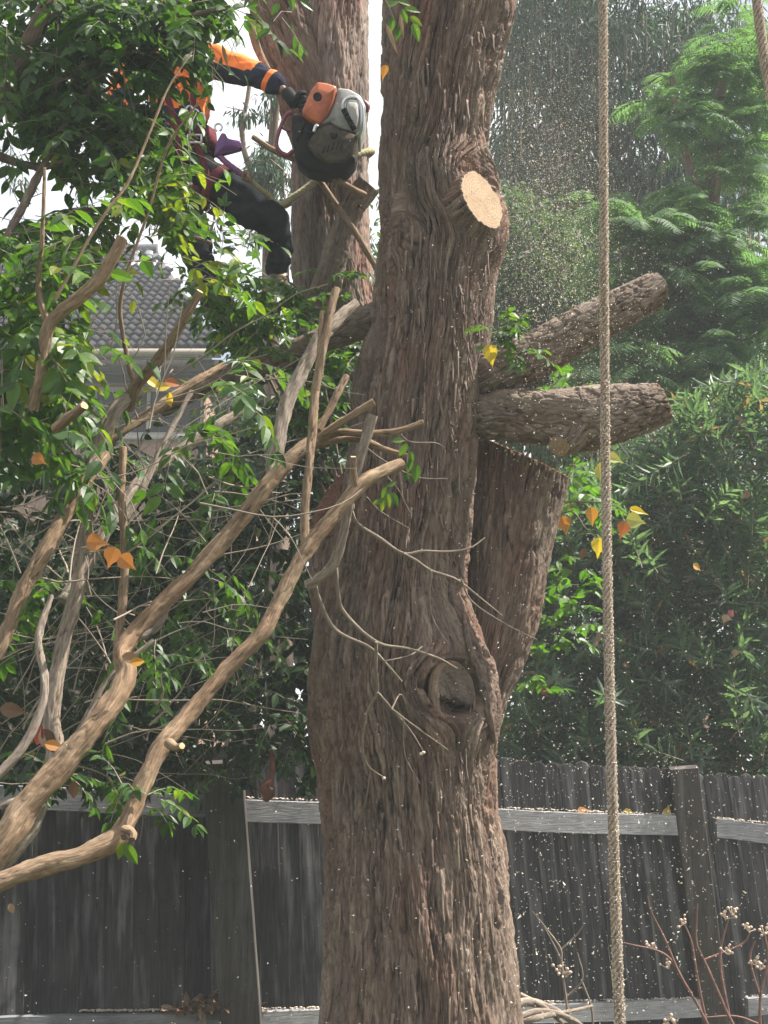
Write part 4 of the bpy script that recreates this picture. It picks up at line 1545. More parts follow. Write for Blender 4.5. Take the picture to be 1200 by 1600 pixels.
# ------------------------------------------------------- dark shrub in front of the fence
dk = empty('dark_shrub', (P(300, 1600, 9.0).x, 9.0, -0.1), 'deep green leafy shrub hanging over the fence in the shade left of the trunk', 'shrub')
L = Leaves()
W = MB()
poly = [(-60, 640), (130, 640), (300, 760), (420, 640), (480, 560), (560, 560), (545, 700), (500, 900), (515, 1040), (505, 1215), (440, 1225), (330, 1210), (150, 1225), (-60, 1215)]
k_ = 0
while k_ < 900:
    px, py = R.uniform(-60, 560), R.uniform(560, 1225)
    if not inpoly(px, py, poly):
        continue
    k_ += 1
    dd = R.uniform(6.7, 7.7)
    dv = np.array([R.normal(0, 1), R.normal(-.4, 1), R.uniform(-0.6, 0.4)])
    spray(L, W, P(px, py - 20, dd), dv, R.uniform(0.2, 0.34), 6, 0.075, 0.45, 0.22, 0.7)
for k_ in range(9):
    px = 40 + k_ * 55
    a = P(230 + (px - 230) * 0.4, 1700, 9.0)
    e = P(px, R.uniform(700, 880), R.uniform(6.9, 7.6))
    tube_obj('stem', [(a.x, a.y, -0.2, 0.03), ((a.x + e.x) / 2 + R.normal(0, .05), 8.9, 1.9, 0.018), (e.x, e.y, e.z, 0.006)], M['twig_grey'], dk, nseg=8, step=0.05, amp=0.002, cell=(0.02, 0.1), seed=120 + k_)
W.build('twigs', M['twig_grey'], dk, kind='stuff')
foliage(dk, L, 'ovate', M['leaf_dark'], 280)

# leafy regrowth behind the worker's feet and around the second trunk
sh2 = empty('leafy_shrub', (P(560, 1600, 7.0).x, 7.0, -0.1), 'brighter green leafy shrub below the worker, left of the big trunk', 'shrub')
L = Leaves()
W = MB()
ZB = [(420, 480, 70, 42, 6.0, 6.5, 36), (390, 520, 60, 50, 6.0, 6.6, 34), (500, 560, 60, 40, 6.4, 7.0, 26), (560, 430, 26, 20, 6.9, 7.0, 6), (480, 640, 60, 50, 6.4, 7.0, 30), (340, 450, 50, 50, 5.9, 6.4, 22), (500, 490, 50, 26, 6.9, 7.0, 9), (800, 540, 36, 22, 5.65, 5.75, 9), (790, 520, 24, 20, 5.7, 5.8, 5)]
for (cx, cy, rx, ry, d0, d1, ns) in ZB[:7]:
    for i in range(ns):
        a = R.uniform(0, 6.28)
        rr = math.sqrt(R.uniform())
        dv = np.array([R.normal(0, 1), R.normal(-.3, .8), R.uniform(-0.5, 0.5)])
        spray(L, W, P(cx + rx * rr * math.cos(a), cy + ry * rr * math.sin(a) - 12, R.uniform(d0, d1)), dv, R.uniform(0.14, 0.26), 6, 0.058, 0.55, 0.2, 0.6)
for px, py in ((430, 470), (390, 520), (500, 560), (350, 440)):
    a = P(570, 1700, 6.9)
    e = P(px, py, 6.5)
    tube_obj('stem', [(a.x, 7.0, -0.2, 0.025), (a.x - 0.02, 6.9, e.z * 0.62, 0.015), (e.x, e.y, e.z, 0.005)], M['twig_grey'], sh2, nseg=8, step=0.05, amp=0.002, cell=(0.02, 0.1), seed=140)
W.build('twigs', M['twig_grey'], sh2, kind='stuff')
foliage(sh2, L, 'ovate', M['leaf_fg'], 240)
# epicormic shoots on the trunk by the upper sawn limb
L = Leaves()
W = MB()
for (cx, cy, rx, ry, d0, d1, ns) in ZB[7:]:
    for i in range(ns):
        dv = np.array([R.normal(.3, .8), R.normal(-.5, .5), R.uniform(-0.3, 0.7)])
        spray(L, W, P(cx + R.uniform(-rx, rx), cy + R.uniform(-ry, ry), R.uniform(d0, d1)), dv, R.uniform(0.08, 0.13), 3, 0.06, 0.55, 0.15, 0.4)
W.build('shoots', M['twig_grey'], tree, kind='stuff')
foliage(tree, L, 'ovate', M['leaf_fg'], 120, rest='leaves')

# ------------------------------------------------------- tallow sapling with yellow leaves
sap = empty('sapling', (P(700, 1600, 6.9).x, 6.9, -0.1), 'thin sapling with yellow and orange drop-shaped leaves right of the stepped stump', 'sapling')
tube_obj('stem', [(P(700, 1600, 6.9).x, 6.9, -0.2, 0.012)] + px_path([(705, 1250, 6.9, 3.4), (740, 1000, 6.8, 3), (815, 860, 6.65, 2.6), (862, 785, 6.6, 2.2)]), M['twig_grey'], sap, nseg=8, step=0.03)
for pts in ([(862, 785, 6.6, 1.5), (910, 784, 6.45, 1.4), (955, 788, 6.4, 1.2), (985, 806, 6.4, 1)], [(815, 860, 6.65, 1.6), (885, 800, 6.5, 1.3), (915, 825, 6.42, 1.1), (935, 845, 6.4, .9)], [(862, 790, 6.6, 1.5), (900, 720, 6.5, 1.2), (935, 705, 6.45, 1)], [(985, 806, 6.4, 1), (975, 800, 6.38, .8), (973, 815, 6.37, .7)]):
    tube_obj('twig', px_path(pts), M['twig_grey'], sap, nseg=6, step=0.02)
for (px, py, sz, an, mt, wm) in ((882, 822, 32, 165, 'leaf_orange', 1), (925, 808, 32, 175, 'leaf_orange', .9), (973, 829, 30, 195, 'leaf_orange', 1), (995, 814, 34, 100, 'leaf_pale', 1.1), (1000, 799, 34, 105, 'leaf_yellow', .5), (935, 857, 34, 185, 'leaf_yellow', 1), (910, 868, 26, 205, 'leaf_dry', .6), (941, 736, 30, 190, 'leaf_yellow', .9), (962, 717, 32, 110, 'leaf_pale', .8), (938, 742, 30, 170, 'leaf_pale', .9), (944, 702, 22, 10, 'leaf_yellow', .7), (864, 842, 14, 150, 'leaf_orange', .8), (944, 872, 22, 160, 'leaf_sap', .8)):
    hand_leaf(px, py, 6.38 + R.uniform(-.04, .04), sz, an, 'heart', M[mt], sap, 0.4, R.uniform(), wmul=wm)
L = Leaves()
W = MB()
for (cx, cy, n_) in ((900, 910, 7), (880, 990, 7), (920, 960, 5), (870, 930, 5), (905, 745, 6), (880, 600, 6), (905, 590, 5), (850, 1050, 4), (930, 790, 4)):
    for i in range(n_):
        dv = np.array([R.normal(0, 1), R.normal(0, 1), R.uniform(-0.2, .8)])
        spray(L, W, P(cx + R.normal(0, 14), cy + R.normal(0, 18), R.uniform(6.7, 7.2)), dv, 0.12, 3, 0.065, 0.5, 0.3, 0.6)
W.build('shoots', M['twig_grey'], sap, kind='stuff')
foliage(sap, L, 'ovate', M['leaf_sap'], 250, wmul=1.15)

# single coloured leaves
for (px, py, d, sz, an, mt, wm, lb) in ((767, 557, 5.55, 38, 172, 'leaf_yellow', .85, 'bright yellow drop-shaped leaf against the right edge of the trunk'), (752, 543, 5.56, 18, 60, 'leaf_sap', .8, 'small green-yellow leaf at the trunk edge just above the bright yellow leaf'), (600, 114, 5.5, 26, 195, 'leaf_orange', .7, 'small orange-brown leaf hanging left of the trunk top')):
    tag(hand_leaf(px, py, d, sz, an, 'heart', M[mt], None, 0.4, 0.7, 'coloured_leaf', wmul=wm), lb, 'leaf')
for (px, py, sz, an, mt, lb) in ((785 + 258, 1266, 20, 20, 'leaf_yellow', 'yellow leaf standing on the fence rail left of the right post'), (985, 1272, 26, 95, 'leaf_yellow', 'flat yellow leaf lying on the fence rail right of the rope'), (914, 1267, 24, 80, 'leaf_orange', 'orange-brown curled leaf on the fence rail left of the rope')):
    p, _ = fence_xy(px, 0.05)
    tag(hand_leaf(px, py, p[1], sz, an, 'heart', M[mt], None, 0.8, 0.5, 'fallen_leaf', wmul=.9), lb, 'leaf')

# =================================================================== FOREGROUND PRUNED SHRUB
fs = empty('pruned_shrub', (P(-120, 1700, 4.0).x, 4.0, -0.1), 'pruned shrub with long bare brown branches cut short in the left foreground', 'shrub')


def branch(pts, d0, d1, mat='twig_bark', name='branch', cut=True, amp=0.006, parent=None, seed=[200], twig=False):
    n_ = len(pts)
    rows_ = px_path([(p[0], p[1], d0 + (d1 - d0) * i / (n_ - 1), p[2] * (0.80 if not twig else 1)) for i, p in enumerate(pts)])
    seed[0] += 1
    rr = rows_[0][3]
    o, r0, r1, T = tube_obj(name, rows_, M[mat], parent or fs, nseg=8 if twig else (26 if rr > 0.02 else 18), step=0.008 if not twig else 0.015, amp=0 if twig else min(amp, rr * 0.3), cell=(0.010, 0.07), seed=seed[0], lump=0.15)
    if cut:
        nn = Vector(T[-1]) * 0.8 + Vector((0.2, -0.35, 0.15))
        nn = Vector(T[-1])
        sawn('cut_end', r1, nn, M['sawn_shrub'], o, inset=0.93, off=0.0015, nr=4)
    return o


branch([(-160, 1440, 22), (-20, 1386, 18), (60, 1355, 18), (130, 1336, 19), (180, 1312, 20), (203, 1275, 17), (225, 1222, 17), (252, 1168, 17), (272, 1143, 17), (300, 1110, 15), (350, 1050, 14), (408, 992, 14), (436, 940, 13), (470, 872, 13), (520, 808, 13), (565, 757, 13), (596, 738, 12), (627, 725, 11)], 4.0, 4.7)
branch([(262, 1160, 9), (275, 1168, 7), (284, 1166, 6)], 4.2, 4.15)
branch([(556, 765, 7), (553, 745, 6), (552, 714, 5)], 4.6, 4.55)
branch([(196, 1300, 14), (205, 1303, 10), (206, 1312, 6)], 4.08, 4.05, cut=False)
branch([(478, 868, 9), (476, 820, 8), (481, 750, 8), (487, 680, 8), (492, 620, 8), (500, 560, 7), (505, 488, 6)], 4.55, 4.7)
branch([(493, 610, 7), (508, 530, 7), (518, 480, 7), (525, 452, 7)], 4.65, 4.72)
branch([(-200, 1500, 34), (-20, 1340, 30), (40, 1262, 26), (100, 1192, 24), (150, 1132, 22), (180, 1092, 22), (196, 1052, 21), (192, 1015, 18), (228, 968, 16), (300, 898, 16), (360, 830, 15), (420, 757, 14), (470, 702, 12), (500, 682, 9)], 4.1, 4.75)
branch([(490, 690, 9), (515, 672, 8), (545, 652, 7), (584, 628, 7)], 4.74, 4.7)
branch([(488, 692, 8), (530, 676, 7), (580, 678, 7), (625, 672, 6), (661, 660, 5)], 4.76, 4.78)
branch([(485, 696, 8), (520, 688, 8), (560, 686, 8), (600, 702, 6), (636, 712, 4)], 4.78, 4.85, cut=False)
branch([(425, 745, 13), (434, 690, 14), (448, 632, 13), (470, 582, 13), (506, 522, 13), (533, 494, 10), (557, 474, 8)], 4.7, 4.95, 'twig_grey')
branch([(497, 672, 7), (515, 640, 7), (530, 610, 7), (541, 588, 6)], 4.72, 4.8)
branch([(582, 648, 10), (570, 690, 10), (556, 735, 11), (545, 790, 9), (535, 840, 9), (522, 880, 9), (505, 900, 9), (480, 915, 9)], 4.72, 4.85, 'twig_grey')
branch([(-60, 1110, 14), (0, 1010, 13), (32, 930, 13), (72, 858, 13), (105, 800, 13), (140, 745, 12), (165, 712, 11)], 4.25, 4.6)
branch([(-80, 1420, 20), (20, 1330, 18), (70, 1240, 18), (84, 1180, 17), (82, 1100, 15), (100, 1000, 14), (124, 905, 14), (133, 810, 12), (142, 720, 12), (165, 668, 14), (190, 630, 12), (220, 613, 10)], 4.4, 4.9, 'twig_grey')
branch([(48, 640, 12), (64, 590, 11), (74, 515, 12), (95, 488, 13), (125, 465, 13), (160, 428, 12), (192, 372, 10)], 4.3, 4.2)
branch([(72, 500, 6), (60, 450, 5), (66, 370, 4), (70, 262, 3)], 4.3, 4.3, cut=False)
branch([(86, 670, 9), (108, 652, 9), (132, 634, 8)], 4.2, 4.1)
branch([(184, 1010, 7), (192, 930, 8), (196, 860, 8), (190, 780, 8), (192, 700, 7)], 4.5, 4.6)
branch([(200, 640, 10), (212, 605, 10), (248, 562, 10), (282, 508, 9), (312, 455, 7)], 4.9, 4.7)
branch([(211, 608, 6), (196, 545, 4.5), (188, 480, 3.5), (200, 420, 2.8), (232, 330, 2.4), (262, 230, 2), (310, 160, 1.4)], 4.9, 4.6, cut=False)
branch([(100, 940, 13), (150, 855, 12), (190, 790, 11), (228, 742, 11), (270, 712, 10), (330, 672, 10), (380, 640, 8)], 5.1, 5.6, 'twig_grey')
branch([(196, 810, 8), (225, 760, 7), (245, 715, 6), (268, 670, 5), (300, 610, 4)], 4.8, 5.0, 'twig_grey', cut=False)
branch([(-20, 1230, 10), (40, 1160, 9), (70, 1080, 8), (60, 1000, 7), (80, 930, 5)], 4.2, 4.4, 'twig_grey', cut=False)
branch([(190, 1010, 7), (240, 985, 6), (262, 950, 5), (282, 900, 3)], 4.6, 4.7, 'twig_grey', cut=False)
branch([(0, 1260, 8), (70, 1230, 7), (120, 1150, 6), (170, 1060, 5), (240, 1000, 4)], 4.7, 4.9, 'twig_grey', cut=False)
branch([(150, 700, 9), (220, 655, 9), (300, 600, 8), (350, 570, 6)], 5.2, 5.5, 'twig_bark', cut=False)
# light-lit slender stems in the upper left
branch([(-60, 500, 9), (20, 352, 7), (60, 275, 7), (105, 190, 6), (150, 128, 5), (215, 68, 4), (300, 10, 3)], 4.9, 5.2, 'bark_limb', cut=False)
branch([(85, 470, 3), (150, 355, 3), (200, 285, 2.7), (232, 212, 2.4), (262, 140, 2), (300, 80, 1.4)], 4.3, 4.5, 'twig_bark', cut=False)
branch([(0, 90, 3), (60, 60, 2.5), (140, 30, 2)], 5.0, 5.1, 'bark_limb', cut=False)
# dead twigs that cross the trunk
TW = [[(549, 796, 4), (558, 818, 4), (596, 843, 4), (630, 865, 3.5), (662, 861, 2.8), (700, 862, 2.5), (735, 856, 2), (758, 840, 1.5)],
      [(630, 865, 3.5), (650, 876, 3.2), (674, 892, 3), (712, 905, 2.5), (745, 930, 2), (785, 962, 1.3)],
      [(524, 886, 6), (528, 930, 5), (540, 960, 4.5), (588, 1003, 4), (640, 1014, 3), (684, 1028, 2.4), (715, 1045, 1.5)],
      [(489, 905, 5), (502, 945, 4.5), (525, 985, 4), (575, 1010, 3.5), (600, 1033, 3), (628, 1065, 2)],
      [(588, 1003, 3.5), (587, 1040, 3.5), (589, 1080, 3.3), (572, 1116, 3)],
      [(590, 1082, 3.3), (612, 1108, 3), (640, 1140, 2.2), (660, 1172, 1.5)],
      [(572, 1116, 2.6), (566, 1160, 2), (575, 1196, 1.6), (600, 1215, 1.3)],
      [(612, 1108, 2.2), (650, 1136, 1.8), (700, 1172, 1.2)], [(630, 1120, 1.8), (633, 1180, 1.4), (656, 1224, 1.1)],
      [(674, 892, 2.2), (671, 940, 2), (680, 975, 1.5), (700, 1005, 1.1)], [(720, 905, 2), (738, 940, 1.6), (790, 975, 1.1), (840, 1000, .8)],
      [(600, 1033, 2.2), (640, 1024, 1.6), (660, 1010, 1.2)], [(612, 1108, 2), (625, 1085, 1.5), (635, 1100, 1)],
      [(560, 690, 2), (600, 720, 2), (650, 745, 1.5), (700, 748, 1)], [(620, 672, 2), (640, 690, 1.6), (680, 692, 1.2), (695, 700, 1)],
      [(600, 740, 2), (622, 765, 1.6), (640, 800, 1.2)], [(572, 776, 2), (596, 800, 1.5), (640, 826, 1)]]
tnode = branch([(549, 788, 5), (549, 796, 4.5)], 4.86, 4.86, 'twig_grey', 'twig', cut=False, twig=True)
for t_ in TW:
    branch([(a, b, r * 0.72) for a, b, r in t_], 4.86, 5.0, 'twig_grey', 'twig', cut=False, twig=True)
for px, py in ((658, 1178), (662, 1176), (600, 1216), (488, 905)):
    mb = MB()
    p = P(px, py, 5.0)
    mb.rod([(p.x - .006, p.y, p.z, 0.004), (p.x, p.y, p.z, 0.006), (p.x + .006, p.y, p.z, 0.003)], nseg=8, step=0.003)
    mb.build('berry', M['chips'], fs)
# thicket of thin dead twigs at the left
tk = MB()
for i in range(170):
    px, py = R.uniform(-40, 380), R.uniform(560, 1230)
    if px > 260 and py > 1050:
        continue
    d = R.uniform(4.3, 6.2)
    p = np.array(P(px, py, d))
    dv = np.array([R.normal(0.5, .7), R.normal(0, .5), R.uniform(-0.3, 1.2)])
    dv /= np.linalg.norm(dv)
    ln = R.uniform(0.2, 0.7)
    r_ = R.uniform(0.0015, 0.0042)
    rows_ = []
    for k_ in range(6):
        rows_.append((*p, r_ * (1 - k_ * 0.13)))
        dv = dv + rvec(0.16)
        dv /= np.linalg.norm(dv)
        p = p + dv * ln / 5
    tk.rod(rows_, nseg=5, step=0.04, rnd=float(R.uniform(0.2, 1)))
    if R.uniform() < .6:
        b0 = np.array(rows_[2][:3])
        dv2 = dv + rvec(0.6)
        tk.rod([(*b0, r_ * .7), (*(b0 + dv2 * ln * 0.2 + rvec(.01)), r_ * .5), (*(b0 + dv2 * ln * 0.42), r_ * .3)], nseg=4, step=0.04, rnd=float(R.uniform(0.2, 1)))
tk.build('dead_twigs', M['twig_grey'], fs, kind='stuff')

KEEP = [([(205, 120), (240, 100), (262, 250), (215, 270)], 0.3), ([(290, 262), (400, 290), (465, 330), (465, 430), (390, 410), (300, 340)], 0.7),
        ([(325, 50), (470, 90), (610, 60), (610, 350), (480, 330), (400, 285), (352, 235), (335, 165)], 0.985),
        ([(340, 60), (470, 110), (470, 170), (400, 150), (335, 115)], 0.97),
        ([(250, 150), (345, 140), (352, 255), (262, 255)], 0.78), ([(265, 105), (345, 100), (340, 150), (265, 150)], 0.6), ([(155, 110), (210, 100), (215, 165), (150, 170)], 0.72),
        ([(135, 395), (330, 395), (350, 545), (140, 550)], 0.75), ([(185, 345), (250, 345), (260, 400), (180, 400)], 0.85),
        ([(0, 215), (60, 235), (150, 330), (60, 350), (0, 345)], 0.72), ([(60, 60), (110, 70), (120, 140), (60, 150)], 0.4), ([(330, 240), (460, 300), (460, 420), (370, 380), (320, 300)], 0.72),
        ([(140, 550), (350, 550), (350, 600), (150, 610)], 0.55), ([(150, 690), (270, 690), (270, 840), (150, 800)], 0.75), ([(350, 0), (480, 0), (470, 80), (380, 60)], 0.7)]


def thin(L):
    p, d, n, z, r = L.arrays()
    px, py, dep = project(p + d / (np.linalg.norm(d, axis=1)[:, None]) * z[:, None] * 0.5)
    M2 = Leaves()
    for i in range(len(p)):
        pr = 0
        for poly, pk in KEEP:
            if pk > pr and inpoly(px[i], py[i], poly):
                pr = pk
        if pr and random.random() < pr:
            continue
        M2.add(p[i], d[i], n[i], z[i], r[i])
    return M2


def zones(Z, plant, mat, nparts, shape='ovate', wmul=1.0, dirf=None):
    L = Leaves()
    W = MB()
    for (cx, cy, rx, ry, d0, d1, ns, size, rc, curl) in Z:
        for i in range(ns):
            a = R.uniform(0, 6.28)
            rr = math.sqrt(R.uniform())
            px, py = cx + rx * rr * math.cos(a), cy + ry * rr * math.sin(a)
            skip = False
            for poly, pk in KEEP:
                if inpoly(px, py + 10, poly) and random.random() < pk * 0.9:
                    skip = True
            if skip:
                continue
            dv = np.array([R.normal(0.25, 0.9), R.normal(-.2, 0.8), R.uniform(-0.6, 0.5)])
            n_ = int(R.integers(4, 8))
            spray(L, W, P(px, py - 14, R.uniform(d0, d1)), dv, n_ * size * 0.62, n_, size, rc, 0.2, curl)
    W.build('twigs', M['twig_grey'], plant, kind='stuff')
    foliage(plant, thin(L), shape, mat, nparts, wmul)


zones([(60, 420, 90, 70, 4.3, 4.9, 38, 0.084, 0.5, 0.6), (50, 560, 70, 90, 4.4, 5.0, 50, 0.089, 0.6, 0.9), (40, 680, 70, 60, 4.2, 4.7, 18, 0.084, 0.45, 1.2),
       (105, 610, 30, 60, 4.6, 5.0, 6, 0.084, 0.6, 1.0), (275, 690, 40, 30, 4.5, 4.8, 4, 0.078, 0.5, 1.5), (355, 650, 40, 30, 4.6, 4.9, 4, 0.080, 0.5, 1.5), (130, 740, 60, 40, 4.3, 4.7, 8, 0.074, 0.4, 1.6),
       (60, 960, 60, 60, 4.6, 5.2, 7, 0.067, 0.4, 1.0), (330, 960, 80, 70, 5.3, 5.9, 12, 0.067, 0.4, 1.2), (220, 1040, 60, 60, 4.8, 5.4, 8, 0.067, 0.35, 1.2), (185, 1240, 26, 16, 4.2, 4.3, 4, 0.046, 0.4, 0.8),
       (70, 1220, 34, 22, 4.3, 4.6, 6, 0.046, 0.4, 0.8), (235, 1262, 20, 14, 4.2, 4.3, 3, 0.050, 0.5, 0.8), (210, 860, 80, 60, 5.2, 5.8, 6, 0.074, 0.4, 1.2), (380, 600, 50, 30, 4.9, 5.4, 4, 0.075, 0.5, 1.2), (300, 790, 60, 40, 5.0, 5.8, 4, 0.074, 0.4, 1.2)],
      fs, M['leaf_fg'], 280)
# sprigs by the cut ends, hanging leaves at the branch, leaflets at the top of the trunk
for (px, py, d, sz, an, rn) in ((623, 688, 4.7, 22, 80, .8), (630, 703, 4.7, 24, 215, .7), (643, 715, 4.7, 20, 170, .5), (650, 740, 4.7, 30, 185, .45), (640, 728, 4.7, 22, 200, .6), (600, 770, 4.6, 20, 205, .7), (606, 782, 4.6, 26, 165, .9), (590, 784, 4.6, 18, 250, .8), (617, 780, 4.6, 26, 150, .4), (612, 756, 4.6, 18, 60, .7), (598, 790, 4.6, 20, 190, .85), (205, 1335, 4.05, 40, 150, .75), (188, 1330, 4.05, 30, 195, .85), (636, 745, 4.7, 18, 140, .3)):
    hand_leaf(px, py, d, sz, an, 'ovate', M['leaf_fg'], fs, 0.5, rn, wmul=1.0)
for (px, py, d, sz, an) in ((153, 848, 4.25, 36, 95), (174, 872, 4.22, 36, 200), (200, 880, 4.2, 34, 130), (62, 719, 4.2, 26, 120)):
    hand_leaf(px, py, d, sz, an, 'heart', M['leaf_orange'], fs, 0.2, 0.35, wmul=1.15, label='single rust-orange leaf among the green ones')
for (px, py, sz, an, mt) in ((75, 1158, 44, 150, 'leaf_dry'), (60, 1150, 34, 200, 'petal_red'), (85, 1165, 30, 100, 'leaf_orange'), (205, 1028, 30, 100, 'leaf_dry'), (215, 1034, 24, 80, 'leaf_orange'), (115, 1235, 30, 190, 'leaf_dry'), (20, 1110, 40, 100, 'leaf_dry'), (18, 1420, 18, 160, 'leaf_dry'), (240, 598, 30, 120, 'leaf_yellow'), (255, 604, 26, 80, 'leaf_yellow'), (270, 598, 26, 100, 'leaf_orange'), (265, 625, 24, 180, 'leaf_yellow')):
    hand_leaf(px, py, 4.3 if py > 700 else 5.0, sz, an, 'ovate', M[mt], fs, 0.9, R.uniform(), wmul=1.3)

# leafy tree overhanging the upper left
lt = empty('leafy_tree', (P(-40, 1600, 5.0).x, 5.2, -0.1), 'leafy tree with glossy green leaflets overhanging the worker at the upper left', 'tree')
tube_obj('trunk', [(P(-150, 1600, 5.2).x, 5.2, -0.3, 0.09)] + px_path([(-170, 900, 5.2, 30), (-130, 500, 5.2, 26), (-60, 250, 5.15, 20), (0, 150, 5.1, 17), (60, 40, 5.1, 13), (110, -100, 5.1, 9)]), M['bark_limb'], lt, nseg=30, step=0.02, amp=0.008, cell=(0.02, 0.07), seed=160)
for pts, d0, d1 in (([(-10, 170, 12), (80, 130, 8), (180, 80, 6), (280, 30, 5), (360, 10, 3)], 5.1, 5.0), ([(-40, 230, 11), (60, 260, 7), (150, 240, 6), (220, 250, 5), (300, 290, 3)], 5.1, 5.2), ([(-100, 420, 12), (20, 380, 8), (120, 330, 6), (220, 340, 4), (330, 380, 3)], 5.2, 5.3), ([(60, 40, 9), (150, -20, 7), (260, -60, 5), (420, -60, 4), (560, -40, 3), (600, 0, 2), (615, 30, 1.5)], 5.1, 5.2)):
    branch(pts, d0, d1, 'bark_limb', 'limb', cut=False, parent=lt)
zones([(60, 60, 110, 90, 4.9, 5.6, 84, 0.078, 0.3, 0.9), (190, 50, 120, 80, 4.9, 5.6, 104, 0.078, 0.3, 0.9), (300, 30, 90, 55, 4.9, 5.5, 58, 0.078, 0.3, 1.1), (40, 180, 80, 90, 4.9, 5.6, 40, 0.078, 0.3, 0.9), (150, 180, 80, 70, 4.9, 5.6, 60, 0.078, 0.35, 0.9),
       (225, 120, 55, 60, 4.9, 5.6, 24, 0.075, 0.35, 0.9), (230, 220, 60, 40, 4.9, 5.5, 24, 0.073, 0.5, 0.8), (290, 290, 80, 45, 4.8, 5.5, 30, 0.069, 0.75, 0.7), (300, 350, 80, 55, 4.9, 5.6, 40, 0.069, 0.6, 0.7), (200, 300, 60, 50, 4.9, 5.5, 18, 0.069, 0.6, 0.7),
       (140, 300, 70, 50, 4.9, 5.5, 16, 0.075, 0.4, 0.8), (280, 430, 60, 30, 4.9, 5.4, 9, 0.073, 0.8, 0.8), (110, 380, 50, 40, 4.7, 5.2, 14, 0.075, 0.7, 0.8), (180, 420, 50, 40, 4.7, 5.2, 8, 0.069, 0.8, 0.8), (400, 20, 60, 35, 5.0, 5.4, 12, 0.069, 0.3, 1.3), (20, 330, 50, 50, 4.9, 5.4, 12, 0.075, 0.3, 0.9),
       (280, 170, 50, 60, 5.0, 5.4, 14, 0.069, 0.4, 1.2)],
      lt, M['leaf_fg'], 290)
for (px, py, sz, an, rn) in ((612, 6, 26, 60, .8), (632, 4, 24, 100, .8), (645, 15, 26, 95, .8), (650, 33, 26, 120, .85), (632, 25, 24, 160, .7), (650, 50, 30, 160, .75), (612, 38, 26, 185, .7), (622, 52, 24, 200, .4), (456, 5, 24, 170, .8), (480, 8, 26, 120, .6), (430, 14, 22, 220, .5)):
    hand_leaf(px, py, 5.2, sz, an, 'ovate', M['leaf_fg'], lt, 0.5, rn)
for (px, py, sz, an) in ((612, 60, 50, 160), (628, 40, 40, 170), (400, 60, 44, 160), (398, 38, 30, 120), (352, 88, 40, 165)):
    hand_leaf(px, py, 5.18, sz, an, 'lance', M['leaf_dry'], lt, 0.5, 0.9, wmul=.9)
for (px, py, sz, an, rn) in ((183, 262, 22, 185, 1), (196, 255, 24, 130, 1), (258, 310, 22, 185, 1), (318, 318, 18, 190, 1), (310, 435, 30, 160, 1), (316, 452, 26, 170, 1), (300, 430, 24, 200, .9), (214, 622, 24, 160, .9), (228, 610, 18, 80, 1), (207, 480, 22, 190, 1), (205, 425, 24, 100, 1)):
    hand_leaf(px, py, 4.9, sz, an, 'ovate', M['leaf_fg'], lt, 0.3, rn, wmul=1.1)

# =================================================================== WORKER IN THE TREE
DW = 6.75
M['navy'] = plain('navy_fleece', (0.022, 0.026, 0.045), 0.95, 0.35, 40, bmp=0.3, spec=0.08)
M['orange'] = plain('hi_vis_orange_cloth', (0.95, 0.20, 0.025), 0.8, 0.12, 30, bmp=0.3)
M['trouser'] = plain('dark_work_trousers', (0.011, 0.0115, 0.015), 0.95, 0.5, 12, bmp=0.5, spec=0.08)
M['glove'] = plain('black_glove', (0.015, 0.016, 0.018), 0.8, 0.3, 60, bmp=0.3, spec=0.15)
M['skin'] = plain('skin', (0.45, 0.26, 0.18), 0.55, 0.12, 30)
M['harness'] = plain('maroon_webbing', (0.11, 0.02, 0.03), 0.85, 0.3, 80, bmp=0.3, spec=0.12)
M['boot'] = plain('boot_leather', (0.05, 0.035, 0.028), 0.55, 0.3, 30)
M['helmet'] = plain('orange_helmet', (0.8, 0.16, 0.03), 0.35, 0.05, 10)
M['steel'] = plain('steel', (0.55, 0.56, 0.58), 0.35, 0.1, 40, metallic=0.85)
M['hair'] = plain('dark_hair', (0.03, 0.02, 0.015), 0.6, 0.3, 80)
M['purple'] = plain('purple_anodised', (0.085, 0.02, 0.11), 0.35, 0.1, 20, metallic=0.3)
M['purple_rope'] = plain('purple_sheath', (0.17, 0.06, 0.16), 0.8, 0.3, 90)
M['eye'] = plain('eye', (0.7, 0.7, 0.68), 0.2, 0.02, 10)


def skin_mesh(name, joints, edges, root, sub=2):
    """joints: name -> (Vector, r) ; one continuous surface grown round the skeleton"""
    keys = list(joints)
    me = bpy.data.meshes.new(name)
    me.from_pydata([tuple(joints[k][0]) for k in keys], [(keys.index(a), keys.index(b)) for a, b in edges], [])
    ob = bpy.data.objects.new(name, me)
    COL.objects.link(ob)
    sm = ob.modifiers.new('skin', 'SKIN')
    sm.use_smooth_shade = True
    lay = me.skin_vertices[0].data
    for i, k in enumerate(keys):
        r_ = joints[k][1]
        lay[i].radius = r_ if isinstance(r_, tuple) else (r_, r_)
        lay[i].use_root = (k == root)
    ss = ob.modifiers.new('sub', 'SUBSURF')
    ss.levels = sub
    dg = bpy.context.evaluated_depsgraph_get()
    out = bpy.data.meshes.new_from_object(ob.evaluated_get(dg))
    out.name = name
    bpy.data.objects.remove(ob)
    bpy.data.meshes.remove(me)
    for p in out.polygons:
        p.use_smooth = True
    out.materials.clear()
    return out


